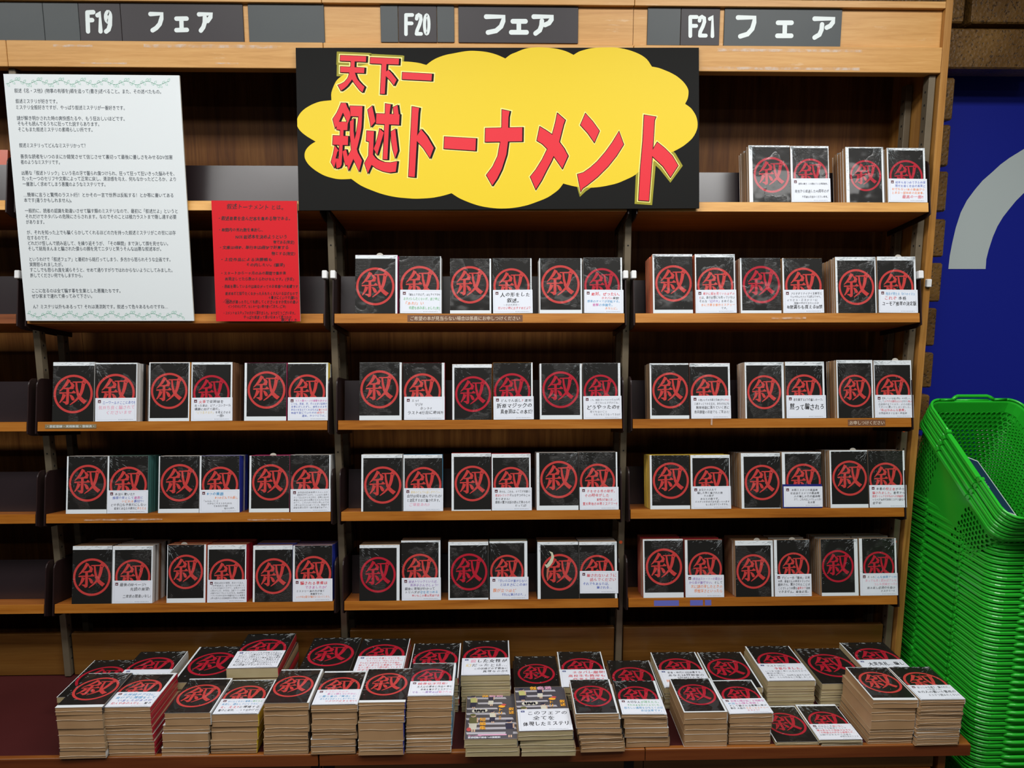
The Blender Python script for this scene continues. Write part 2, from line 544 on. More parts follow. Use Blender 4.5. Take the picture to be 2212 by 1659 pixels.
FRONT = {"0,2":[[1.8549,0.1045,0.144],[1.9567,0.0978,0.143],[2.0961,0.0964,0.141],[2.2017,0.0973,0.139]],"1,1":[[0.8676,0.1064,0.149],[0.9777,0.1055,0.1465],[1.1053,0.1042,0.14],[1.2104,0.0991,0.1415],[1.3336,0.1084,0.141],[1.4411,0.0997,0.143]],"1,2":[[1.6198,0.1026,0.1525],[1.7288,0.1033,0.1525],[1.8457,0.1056,0.1425],[1.954,0.1035,0.1425],[2.0921,0.1059,0.145],[2.1985,0.1002,0.1465]],"2,0":[[0.0908,0.1047,0.152],[0.1978,0.1068,0.1505],[0.3328,0.1036,0.1515],[0.4404,0.1045,0.151],[0.5769,0.1071,0.149],[0.6852,0.1034,0.1495]],"2,1":[[0.8712,0.1087,0.149],[0.9824,0.1078,0.1485],[1.107,0.1022,0.1445],[1.2125,0.1037,0.148],[1.3369,0.1095,0.1455],[1.443,0.0982,0.146]],"2,2":[[1.6197,0.1028,0.1455],[1.726,0.1062,0.145],[1.8693,0.1037,0.147],[1.9763,0.1032,0.148],[2.1082,0.0966,0.1525],[2.2092,0.1,0.151]],"3,0":[[0.1048,0.1044,0.149],[0.2096,0.1041,0.1495],[0.3416,0.1051,0.1485],[0.4462,0.1028,0.148],[0.5756,0.1046,0.1485],[0.6816,0.1053,0.149]],"3,1":[[0.8684,0.1076,0.149],[0.9758,0.1025,0.1485],[1.1031,0.1048,0.1515],[1.2082,0.1031,0.1495],[1.3303,0.1107,0.1515],[1.4383,0.1023,0.152]],"3,2":[[1.6286,0.1063,0.1435],[1.7367,0.1055,0.143],[1.8716,0.1057,0.147],[1.982,0.1069,0.149],[2.1084,0.1023,0.153],[2.2105,0.0995,0.1525]],"4,0":[[0.0983,0.1032,0.1525],[0.2038,0.1054,0.1515],[0.3455,0.1027,0.1535],[0.4518,0.1023,0.152],[0.5729,0.1046,0.1495],[0.6782,0.1048,0.1485]],"4,1":[[0.8563,0.1078,0.1485],[0.9661,0.1056,0.159],[1.0932,0.1079,0.154],[1.2007,0.1025,0.155],[1.3338,0.1103,0.152],[1.4422,0.1027,0.151]],"4,2":[[1.6183,0.1098,0.157],[1.7288,0.1026,0.1545],[1.8662,0.1029,0.151],[1.9696,0.0986,0.1525],[2.0995,0.1017,0.153],[2.2053,0.1025,0.154]]}
FSTACK = [{"x":0.2211,"xt":0.2211,"w":0.1061,"wt":0.1063,"y":-0.3026,"h":0.1269,"t":[0.0181,0.0352,0.0352,0.0187,0.0197],"yraw":-0.3026},{"x":0.3279,"xt":0.3246,"w":0.1066,"wt":0.1077,"y":-0.2946,"h":0.1203,"t":[0.0142,0.019,0.0158,0.0174,0.0183,0.0183,0.0174],"yraw":-0.2946},{"x":0.4487,"xt":0.4611,"w":0.107,"wt":0.1062,"y":-0.2962,"h":0.1056,"t":[0.0302,0.0197,0.0366,0.0191],"yraw":-0.2962},{"x":0.5595,"xt":0.567,"w":0.108,"wt":0.1083,"y":-0.2934,"h":0.0987,"t":[0.0298,0.0345,0.0188,0.0157],"yraw":-0.2934},{"x":0.6805,"xt":0.6873,"w":0.1034,"wt":0.1033,"y":-0.2989,"h":0.1282,"t":[0.0172,0.036,0.0188,0.0188,0.0181,0.0194],"yraw":-0.2989},{"x":0.7899,"xt":0.7961,"w":0.1048,"wt":0.1075,"y":-0.3016,"h":0.1236,"t":[0.017,0.0324,0.017,0.0192,0.0185,0.0195],"yraw":-0.3016},{"x":0.9004,"xt":0.9055,"w":0.1057,"wt":0.1072,"y":-0.3061,"h":0.1311,"t":[0.0172,0.0163,0.0163,0.0454,0.0172,0.0188],"yraw":-0.3061},{"x":1.0087,"xt":1.0145,"w":0.1059,"wt":0.106,"y":-0.3,"h":0.1409,"t":[0.0188,0.0172,0.0345,0.0172,0.0172,0.0188,0.0172],"yraw":-0.3},{"x":1.157,"xt":1.1535,"w":0.1255,"wt":0.1237,"y":-0.3175,"h":0.0428,"t":[0.0206,0.0222],"yraw":-0.3175},{"x":1.2861,"xt":1.2791,"w":0.1259,"wt":0.1277,"y":-0.319,"h":0.0617,"t":[0.0216,0.0201,0.0201],"yraw":-0.319},{"x":1.4131,"xt":1.3987,"w":0.1041,"wt":0.1015,"y":-0.3076,"h":0.0962,"t":[0.0132,0.0235,0.0157,0.0141,0.011,0.0188],"yraw":-0.3076},{"x":1.5207,"xt":1.5099,"w":0.1035,"wt":0.1071,"y":-0.2941,"h":0.0834,"t":[0.0091,0.0243,0.0227,0.0273],"yraw":-0.2941},{"x":1.6571,"xt":1.6546,"w":0.1029,"wt":0.1037,"y":-0.2922,"h":0.0865,"t":[0.0288,0.0268,0.0309],"yraw":-0.2922},{"x":1.7622,"xt":1.7639,"w":0.1002,"wt":0.1043,"y":-0.2878,"h":0.0778,"t":[0.022,0.0152,0.0203,0.0203],"yraw":-0.2878},{"x":1.8751,"xt":1.8746,"w":0.1035,"wt":0.1035,"y":-0.2934,"h":0.0083,"t":[0.0083],"yraw":-0.2934},{"x":1.9797,"xt":1.9748,"w":0.0992,"wt":0.1026,"y":-0.2985,"h":0.0147,"t":[0.007,0.0078],"yraw":-0.2985},{"x":2.0952,"xt":2.1008,"w":0.1058,"wt":0.1065,"y":-0.2943,"h":0.1118,"t":[0.02,0.018,0.0359,0.014,0.012,0.012],"yraw":-0.2943},{"x":2.2019,"xt":2.2078,"w":0.1057,"wt":0.1064,"y":-0.3022,"h":0.115,"t":[0.0113,0.0094,0.0094,0.0094,0.0113,0.0113,0.0113,0.0094,0.0113,0.0113,0.0094],"yraw":-0.3022}]
BSTACK = [{"x":0.1338,"w":0.1227,"h":0.055},{"x":0.2643,"w":0.1272,"h":0.0782},{"x":0.4237,"w":0.1301,"h":0.0902},{"x":0.5592,"w":0.1296,"h":0.1261},{"x":0.7339,"w":0.1327,"h":0.1118},{"x":0.868,"w":0.1358,"h":0.1075},{"x":1.0072,"w":0.1291,"h":0.0922},{"x":1.1399,"w":0.126,"h":0.0986},{"x":1.272,"w":0.1154,"h":0.0509},{"x":1.3934,"w":0.1222,"h":0.0627},{"x":1.5306,"w":0.119,"h":0.0348},{"x":1.656,"w":0.1262,"h":0.0579},{"x":1.7844,"w":0.1235,"h":0.0562},{"x":1.9185,"w":0.1241,"h":0.0723},{"x":2.0616,"w":0.1311,"h":0.0635},{"x":2.1858,"w":0.125,"h":0.0798}]
BANNER = {"O":[0.6886,-0.012,1.4494],"ux":[0.99997,0.0,0.00757],"uy":[-0.00752,0.1149,0.99335],"w":0.9838,"h":0.3916}
WHITE = {"O":[0.006,-0.008,1.1811],"ux":[1.0,0.0,-0.00174],"uy":[0.00174,-0.0,1.0],"w":0.4113,"h":0.5824}
RED = {"O":[0.4764,-0.02,1.18],"ux":[1.0,0.0,-0.00207],"uy":[0.00207,0.04094,0.99916],"w":0.2068,"h":0.2931}
CLOUD = [[0.044,0.1661],[0.0365,0.1705],[0.029,0.175],[0.0221,0.1795],[0.0162,0.1839],[0.0111,0.1882],[0.0066,0.193],[0.003,0.1979],[0.0001,0.203],[-0.0015,0.2086],[-0.0013,0.2144],[0.0003,0.2204],[0.0028,0.2264],[0.0061,0.2318],[0.0103,0.237],[0.0154,0.242],[0.0211,0.2464],[0.0276,0.2504],[0.0346,0.2542],[0.0417,0.2574],[0.0491,0.2602],[0.0572,0.2625],[0.0657,0.2638],[0.0748,0.2646],[0.0841,0.2654],[0.0839,0.2715],[0.0837,0.2775],[0.0844,0.2841],[0.0868,0.2916],[0.09,0.2995],[0.0933,0.3063],[0.096,0.3108],[0.0985,0.3141],[0.1018,0.3174],[0.106,0.3209],[0.1108,0.3243],[0.1162,0.3279],[0.1218,0.3318],[0.1279,0.3358],[0.1347,0.3396],[0.1419,0.3429],[0.1496,0.3458],[0.1578,0.3485],[0.1659,0.3507],[0.1743,0.3525],[0.1831,0.354],[0.1919,0.3552],[0.2009,0.356],[0.2101,0.3568],[0.2188,0.3575],[0.2273,0.358],[0.2359,0.3584],[0.2434,0.3587],[0.2506,0.3589],[0.2593,0.3586],[0.2701,0.358],[0.2821,0.357],[0.2931,0.3556],[0.3014,0.354],[0.3084,0.352],[0.3156,0.35],[0.3196,0.3532],[0.3237,0.3564],[0.3281,0.3595],[0.3326,0.3622],[0.3374,0.3648],[0.3428,0.3673],[0.3488,0.3696],[0.3552,0.3719],[0.362,0.3739],[0.3687,0.3755],[0.3754,0.3767],[0.3824,0.3779],[0.3891,0.3792],[0.3959,0.3805],[0.4027,0.3817],[0.4091,0.3827],[0.4154,0.3834],[0.4219,0.3839],[0.4281,0.384],[0.4344,0.3838],[0.441,0.3834],[0.4479,0.3829],[0.4549,0.3822],[0.4625,0.3811],[0.4701,0.3795],[0.4781,0.3775],[0.4861,0.375],[0.4935,0.3721],[0.5007,0.3688],[0.5081,0.3655],[0.5124,0.3688],[0.5167,0.372],[0.5211,0.375],[0.5255,0.3771],[0.53,0.3787],[0.5348,0.3805],[0.5395,0.3826],[0.5445,0.3847],[0.5495,0.3867],[0.5543,0.3882],[0.5592,0.3895],[0.5643,0.3906],[0.5694,0.3913],[0.5746,0.3918],[0.5801,0.3921],[0.5852,0.3924],[0.5905,0.3925],[0.5971,0.3923],[0.6056,0.3919],[0.6154,0.3912],[0.6254,0.3901],[0.635,0.3885],[0.6446,0.3864],[0.6537,0.3838],[0.6613,0.3809],[0.6681,0.3775],[0.6751,0.374],[0.6792,0.3766],[0.6834,0.3792],[0.6877,0.3816],[0.6921,0.3833],[0.6965,0.3847],[0.7014,0.386],[0.7064,0.3874],[0.7116,0.3887],[0.7173,0.3898],[0.723,0.3906],[0.7289,0.3912],[0.7355,0.3916],[0.7427,0.3919],[0.7503,0.392],[0.7583,0.3921],[0.7656,0.3922],[0.7728,0.3922],[0.781,0.3916],[0.79,0.3903],[0.7997,0.3884],[0.8094,0.386],[0.8185,0.3832],[0.8273,0.38],[0.8356,0.3764],[0.8427,0.3726],[0.8491,0.3684],[0.8549,0.3636],[0.8595,0.3581],[0.8634,0.3519],[0.8674,0.3456],[0.8731,0.3446],[0.8788,0.3436],[0.8845,0.3423],[0.8897,0.3406],[0.8946,0.3387],[0.8998,0.3366],[0.9049,0.3346],[0.9101,0.3324],[0.9153,0.3299],[0.9202,0.3273],[0.925,0.3246],[0.9298,0.3215],[0.9343,0.3181],[0.9387,0.3144],[0.9427,0.3108],[0.9459,0.3074],[0.9487,0.3041],[0.9512,0.3006],[0.9535,0.297],[0.9555,0.2932],[0.9569,0.2894],[0.9576,0.286],[0.9577,0.2828],[0.9575,0.2793],[0.9571,0.2753],[0.9563,0.2711],[0.9552,0.2669],[0.9534,0.2629],[0.9513,0.2591],[0.9491,0.2551],[0.9527,0.2526],[0.9564,0.2502],[0.9597,0.2477],[0.9622,0.2457],[0.9642,0.2438],[0.9665,0.241],[0.9696,0.2368],[0.9729,0.2317],[0.9757,0.2263],[0.9776,0.2209],[0.979,0.2153],[0.9798,0.2094],[0.98,0.2036],[0.9795,0.1976],[0.9779,0.1913],[0.9751,0.1846],[0.9713,0.1777],[0.9664,0.171],[0.9603,0.1649],[0.9534,0.1591],[0.9468,0.1541],[0.9416,0.1506],[0.937,0.1479],[0.9319,0.1451],[0.9262,0.1422],[0.9202,0.1392],[0.9146,0.1366],[0.9108,0.135],[0.9077,0.1338],[0.9032,0.1317],[0.8964,0.1281],[0.8884,0.1238],[0.8802,0.1193],[0.8725,0.1152],[0.8648,0.1111],[0.8572,0.107],[0.8501,0.103],[0.8433,0.099],[0.8377,0.0952],[0.8343,0.0919],[0.8323,0.0888],[0.8296,0.0858],[0.826,0.0831],[0.8218,0.0804],[0.817,0.0777],[0.8117,0.0751],[0.806,0.0726],[0.7998,0.0699],[0.7935,0.0672],[0.7871,0.0645],[0.7803,0.0621],[0.7736,0.0602],[0.7669,0.0586],[0.7596,0.0571],[0.7523,0.0556],[0.7446,0.0543],[0.7367,0.0532],[0.7292,0.0524],[0.7216,0.0518],[0.7139,0.0515],[0.7063,0.0515],[0.6988,0.0517],[0.691,0.0523],[0.6834,0.0533],[0.6758,0.0547],[0.6682,0.0564],[0.6612,0.0581],[0.6543,0.06],[0.6473,0.062],[0.6444,0.058],[0.6416,0.0541],[0.6385,0.0503],[0.6356,0.0473],[0.6325,0.0446],[0.6282,0.0413],[0.6223,0.0371],[0.6153,0.0323],[0.6075,0.0278],[0.5995,0.0242],[0.5909,0.0209],[0.5824,0.0178],[0.5747,0.015],[0.5672,0.0124],[0.5595,0.01],[0.552,0.0081],[0.5445,0.0065],[0.5367,0.005],[0.5292,0.0039],[0.5217,0.003],[0.5139,0.0023],[0.5064,0.0019],[0.4989,0.0017],[0.4912,0.0018],[0.4837,0.0022],[0.4762,0.0028],[0.4684,0.0037],[0.4609,0.0048],[0.4533,0.006],[0.4458,0.0076],[0.4388,0.0093],[0.4321,0.0113],[0.4254,0.0135],[0.4189,0.0159],[0.4125,0.0183],[0.4062,0.021],[0.4004,0.0235],[0.3949,0.026],[0.3893,0.0289],[0.3839,0.0323],[0.3785,0.0359],[0.373,0.0397],[0.3671,0.038],[0.3613,0.0363],[0.3554,0.0347],[0.3498,0.0333],[0.3443,0.0321],[0.3383,0.0309],[0.3322,0.0298],[0.3258,0.0289],[0.319,0.0282],[0.3123,0.0277],[0.3054,0.0274],[0.2987,0.0271],[0.2928,0.0269],[0.2873,0.0268],[0.2817,0.0269],[0.2763,0.0271],[0.2709,0.0275],[0.2648,0.028],[0.2577,0.0286],[0.2501,0.0293],[0.2422,0.0302],[0.2348,0.0314],[0.2273,0.0327],[0.2197,0.0343],[0.2123,0.0361],[0.2049,0.0382],[0.1972,0.0406],[0.1895,0.0433],[0.1818,0.0463],[0.1748,0.0491],[0.1694,0.0513],[0.1648,0.0532],[0.1603,0.0553],[0.1559,0.0575],[0.1517,0.0597],[0.1469,0.0627],[0.1413,0.0666],[0.1352,0.0711],[0.1289,0.0758],[0.1238,0.0754],[0.1187,0.0751],[0.1133,0.0749],[0.1079,0.0748],[0.1022,0.0749],[0.0965,0.0753],[0.0909,0.0761],[0.0854,0.0773],[0.0797,0.0787],[0.074,0.0803],[0.0684,0.0822],[0.0629,0.0844],[0.0582,0.0866],[0.0539,0.0891],[0.0496,0.0917],[0.0454,0.0944],[0.0413,0.0972],[0.0374,0.1002],[0.0338,0.1031],[0.0305,0.1061],[0.0275,0.1091],[0.0249,0.1121],[0.0228,0.1151],[0.0209,0.1181],[0.0193,0.1211],[0.0181,0.124],[0.0171,0.1271],[0.0167,0.1301],[0.0166,0.1331],[0.0168,0.136],[0.0173,0.1387],[0.0181,0.1413],[0.0191,0.1438],[0.0203,0.1462],[0.0218,0.1485],[0.0238,0.1511],[0.0264,0.1538],[0.0295,0.1567],[0.0329,0.1594],[0.0364,0.1617],[0.0401,0.1639]]
BGLYPH = [[[0.1079,0.3727],[0.1704,0.3703],[0.1694,0.357],[0.1071,0.3597]],[[0.1077,0.3458],[0.1656,0.3427],[0.1645,0.3302],[0.1072,0.3323]],[[0.1332,0.3599],[0.1424,0.3593],[0.1415,0.3423],[0.1323,0.3436]],[[0.1292,0.3325],[0.1424,0.3318],[0.1404,0.3247],[0.1328,0.3116],[0.1234,0.2998],[0.116,0.2933],[0.1081,0.2881],[0.101,0.3014],[0.109,0.3044],[0.117,0.309],[0.125,0.3181],[0.1278,0.3253]],[[0.1332,0.3312],[0.1419,0.3318],[0.1449,0.322],[0.148,0.3148],[0.1532,0.3083],[0.159,0.3021],[0.1649,0.2969],[0.1598,0.2843],[0.1535,0.2893],[0.1484,0.2959],[0.1413,0.305],[0.1349,0.3152]],[[0.1805,0.3677],[0.2497,0.3644],[0.2484,0.3504],[0.1794,0.3534]],[[0.2076,0.3533],[0.2192,0.3527],[0.2138,0.2801],[0.2029,0.2803]],[[0.2169,0.3331],[0.2229,0.3376],[0.2307,0.3298],[0.243,0.3138],[0.2362,0.3007],[0.2271,0.3128],[0.2167,0.3233]],[[0.2575,0.3317],[0.3291,0.3277],[0.3276,0.3116],[0.2565,0.3154]],[[0.1079,0.2583],[0.119,0.258],[0.1152,0.2467],[0.1118,0.2356],[0.1015,0.2134],[0.0961,0.2049],[0.092,0.1976],[0.0871,0.22],[0.0925,0.2278],[0.0972,0.235],[0.1027,0.2461]],[[0.1079,0.2583],[0.119,0.258],[0.1225,0.248],[0.1283,0.2373],[0.13,0.2257],[0.1232,0.2087],[0.1213,0.2133],[0.1118,0.2356]],[[0.0949,0.2134],[0.1232,0.2124],[0.1216,0.1927],[0.0959,0.1944]],[[0.1045,0.195],[0.1126,0.1943],[0.1118,0.1773],[0.1039,0.1786]],[[0.0871,0.18],[0.1233,0.1783],[0.1223,0.1569],[0.0857,0.1583]],[[0.1016,0.1589],[0.1098,0.1582],[0.1088,0.1418],[0.1063,0.1102],[0.1029,0.1037],[0.0942,0.1008],[0.0926,0.1182],[0.092,0.1248],[0.0995,0.1241],[0.1009,0.1444]],[[0.0906,0.1557],[0.0996,0.1438],[0.0963,0.1405],[0.092,0.1248],[0.0926,0.1182],[0.0883,0.1024],[0.081,0.1163],[0.0862,0.134]],[[0.1095,0.1418],[0.1175,0.1464],[0.1218,0.1293],[0.1202,0.1102],[0.1161,0.1069],[0.1124,0.1207],[0.11,0.1365]],[[0.1292,0.2513],[0.1592,0.2503],[0.1577,0.2254],[0.1301,0.2268]],[[0.1496,0.2263],[0.158,0.2259],[0.156,0.1994],[0.1509,0.1732],[0.1432,0.145],[0.1349,0.1233],[0.1226,0.0957],[0.1195,0.1115],[0.1218,0.1293],[0.13,0.1443],[0.1383,0.1693],[0.1425,0.1824],[0.1476,0.21]],[[0.1285,0.2139],[0.1379,0.2205],[0.1367,0.1916],[0.1384,0.1719],[0.1421,0.1548],[0.1458,0.139],[0.156,0.1199],[0.1483,0.0929],[0.1356,0.1226],[0.1301,0.1509],[0.1282,0.1811]],[[0.1719,0.242],[0.1826,0.2512],[0.1863,0.2335],[0.1899,0.2138],[0.1791,0.2013],[0.1755,0.2217]],[[0.1688,0.1913],[0.1862,0.1902],[0.1836,0.1468],[0.1827,0.1336],[0.1892,0.1251],[0.1957,0.1204],[0.2089,0.1151],[0.2247,0.114],[0.2413,0.117],[0.2377,0.0923],[0.2217,0.0903],[0.2059,0.0938],[0.1901,0.1007],[0.179,0.1093],[0.1694,0.0889],[0.1622,0.1133],[0.1723,0.131],[0.1742,0.1652],[0.1671,0.1672]],[[0.215,0.2564],[0.2279,0.2544],[0.2245,0.2308],[0.2176,0.1223],[0.207,0.1224],[0.2123,0.2072],[0.214,0.2314]],[[0.1929,0.2328],[0.249,0.2304],[0.2473,0.2055],[0.1915,0.2083]],[[0.2334,0.2478],[0.244,0.2528],[0.247,0.2294],[0.2351,0.2301]],[[0.1998,0.196],[0.21,0.1868],[0.203,0.1651],[0.193,0.1329],[0.1849,0.1481],[0.1911,0.1625],[0.1967,0.1822]],[[0.2272,0.1887],[0.2379,0.1953],[0.2402,0.1729],[0.2431,0.1433],[0.2366,0.1249],[0.2312,0.1466],[0.2279,0.1677]],[[0.2797,0.2493],[0.2966,0.2457],[0.2947,0.2332],[0.2836,0.0792],[0.2687,0.0806]],[[0.2879,0.1741],[0.3008,0.1944],[0.3145,0.1779],[0.3307,0.1496],[0.3211,0.1252],[0.3061,0.149],[0.2878,0.1688]],[[0.3574,0.1762],[0.4343,0.1716],[0.4326,0.1427],[0.3558,0.1481]],[[0.4988,0.2415],[0.5173,0.2374],[0.5142,0.2236],[0.5132,0.1976],[0.5124,0.1635],[0.508,0.1326],[0.4961,0.0969],[0.4844,0.0741],[0.473,0.0579],[0.459,0.0832],[0.4748,0.1035],[0.4874,0.1295],[0.4935,0.162],[0.4977,0.1977]],[[0.4578,0.1966],[0.548,0.1983],[0.5472,0.165],[0.4566,0.1637]],[[0.6341,0.2322],[0.6526,0.2159],[0.6484,0.2038],[0.6373,0.1615],[0.6298,0.142],[0.618,0.116],[0.6063,0.0948],[0.5937,0.0704],[0.5795,0.0484],[0.5666,0.0787],[0.5799,0.0949],[0.5966,0.1209],[0.6092,0.1461],[0.621,0.1794],[0.6295,0.2103]],[[0.5908,0.1998],[0.6055,0.1909],[0.621,0.1803],[0.6382,0.1623],[0.6496,0.1468],[0.659,0.1288],[0.6451,0.0987],[0.6247,0.1281],[0.6092,0.1461],[0.597,0.1584],[0.5836,0.1665]],[[0.703,0.2315],[0.7205,0.212],[0.7367,0.1894],[0.7245,0.1619],[0.7083,0.1849],[0.6909,0.2041]],[[0.7851,0.1872],[0.7962,0.1563],[0.7784,0.1286],[0.7576,0.1032],[0.7316,0.0778],[0.7057,0.0575],[0.6944,0.0499],[0.6901,0.0422],[0.6827,0.0839],[0.6973,0.0881],[0.7146,0.1],[0.7319,0.1152],[0.7527,0.1389],[0.77,0.1626]],[[0.8478,0.2278],[0.8762,0.2231],[0.8728,0.215],[0.8682,0.1436],[0.8645,0.096],[0.8581,0.0183],[0.8331,0.0202],[0.8377,0.0961],[0.8441,0.1641]],[[0.8647,0.1368],[0.8794,0.1614],[0.8975,0.1469],[0.9165,0.1281],[0.9306,0.1045],[0.912,0.0761],[0.8939,0.1026],[0.8646,0.13]]]
BSHIFT = [0.0036,0.0036,0.0036,0.0036,0.0036,0.0036,0.0036,0.0036,0.0036,0.0037,0.0037,0.0037,0.0037,0.0037,0.0037,0.0037,0.0037,0.0037,0.0037,0.0037,0.0037,0.0037,0.0037,0.0037,0.0037,0.0037,0.0037,0.0037,0.0037,0.0026,0.0026,0.0026,0.0012,0.0012,0.0004,0.0004,0.0004,0.0004]
HALO = [0,1,2,5,35,36,37]
WTEXT = [["叙述《名・ス他》(物事の有様を)順を追って(書き)述べること。また、その述べたもの。",0.0219,0.5449,0.3498],["叙述ミステリが好きです。",0.0226,0.521,0.1034],["ミステリ全般好きですが、やっぱり叙述ミステリが一番好きです。",0.0213,0.5072,0.2621],["謎が解き明かされた時の爽快感たるや、もう狂おしいほどです。",0.0219,0.4824,0.2597],["そもそも読んでるうちに狂ってた説すらあります。",0.0222,0.4697,0.198],["そこもまた叙述ミステリの素晴らしい所です。",0.0221,0.4565,0.1814],["叙述ミステリってどんなミステリかって？",0.0216,0.4197,0.1618],["善良な読者をいつのまにか錯覚させて信じさせて裏切って最後に優しさをみせるDV加害",0.0221,0.3939,0.3619],["者のようなミステリです。",0.0217,0.3809,0.0979],["凶悪な「叙述トリック」という名の牙で齧られ傷つけられ、狂って狂って狂いきった脳みそを、",0.0212,0.3556,0.3697],["たった一つのセリフや文章によって正常に戻し、清涼感を与え、何もなかったどころか、より",0.0211,0.3426,0.3689],["一層激しく求めてしまう悪魔のようなミステリです。",0.0217,0.3295,0.2025],["…簡単に言うと驚愕のラスト1行！とかその一言で世界は反転する！とか帯に書いてある",0.0209,0.3044,0.3604],["本です(違うかもしれません)。",0.0212,0.2916,0.1197],["一般的に、読者の認識を勘違いさせて騙す類のミステリなので、最初に「叙述だよ」というと",0.0211,0.2667,0.3679],["それだけでネタバレの危険にさらされます。なのでそのことは極力ラストまで隠し通す必要",0.021,0.2531,0.3634],["があります。",0.0213,0.2398,0.0493],["が、それを知った上でも騙くらかしてくれるほどの力を持った叙述ミステリがこの世には存",0.0209,0.2151,0.3592],["在するのです。",0.0208,0.2021,0.0576],["どれだけ怪しんで読み返して、を繰り返そうが、「その瞬間」まで決して顔を見せない。",0.0203,0.1891,0.3451],["そして結局まんまと騙された僕らの顔を見てニタリと笑うそんな凶悪な叙述本が。",0.0203,0.1761,0.3273],["というわけで「叙述フェア」と最初から銘打ってしまう、多方から怒られそうな企画です。",0.0202,0.1505,0.3483],["実際怒られましたが。",0.0205,0.1378,0.0861],["すこしでも怒られ度を減らそうと、せめて通りすがりではわからないようにしてみました。",0.0201,0.1247,0.3517],["許してください何でもしますから。",0.02,0.1115,0.1324],["ここに在るのは全て騙す事を生業とした悪魔たちです。",0.0193,0.0741,0.2226],["ぜひ家まで連れて帰ってみて下さい。",0.0192,0.0609,0.1526],["ん？ミステリ以外もあるって？それは清涼剤です。叙述って色々あるものですね…",0.0195,0.035,0.3303]]
RTEXT = [["叙述トーナメント とは。",0.0365,0.2788,0.1447],["・叙述要素を含んだ本を集める物である。",0.0128,0.2507,0.1818],["・期間内の売れ数を集計し、",0.0126,0.2234,0.1147],["NO1 叙述本を決めようという",0.0546,0.2066,0.1263],["物である(限定)",0.1463,0.1937,0.0514],["・文庫は1冊1P、単行本は1冊3Pで計算する",0.0128,0.181,0.1712],["物とする(限定)",0.1412,0.1663,0.0576],["・上位作品による決勝戦も",0.0145,0.1517,0.1285],["その内したい。(願望)",0.0778,0.139,0.0944],["・スタートから一ヶ月のみの期間で集計後",0.0142,0.1185,0.1612],["再発注してたら数のとらわけなんです。(予定)",0.025,0.1042,0.1691],["・表紙を隠しているのは面白がってのお客様への配慮です",0.0158,0.086,0.1883],["叙述本だと知りたくなかった人もたくさんいるはずなので",0.0246,0.0688,0.1781],["↑書きにくいです(願い)",0.1295,0.0585,0.0719],["・  の色が違ったりしても許してくださいますか気分の違い",0.0162,0.0478,0.1868],["インクのせいです。もしゃーない時で使ってます。(ごめ)",0.0301,0.0368,0.1419],["・コメントはスタッフの方から頂きました。ありがとうございます。",0.017,0.0209,0.1814],["やっぱり叙述って良いなぁって思うわけ",0.0674,0.0103,0.1182],["感じました",0.1594,0.003,0.0404]]
RRING = [0.0296,0.0491]
PLATES = [["blank",-0.0854,0.0789,1.8541,1.9426],["blank",0.0792,0.1635,1.8545,1.9427],["F19",0.1637,0.2636,1.8547,1.9424],["fair19",0.2639,0.5576,1.8551,1.9431],["blank2",0.5692,0.7532,1.8548,1.9442],["blank3",0.8892,0.9323,1.8578,1.9447],["F20",0.9327,1.0268,1.8583,1.9453],["blank4",1.0271,1.0696,1.8588,1.9459],["fair20",1.0792,1.3739,1.8585,1.9464],["blank5",1.5443,1.6267,1.8558,1.9446],["F21",1.627,1.7241,1.8559,1.9449],["fair21",1.7348,2.0283,1.8542,1.9445]]
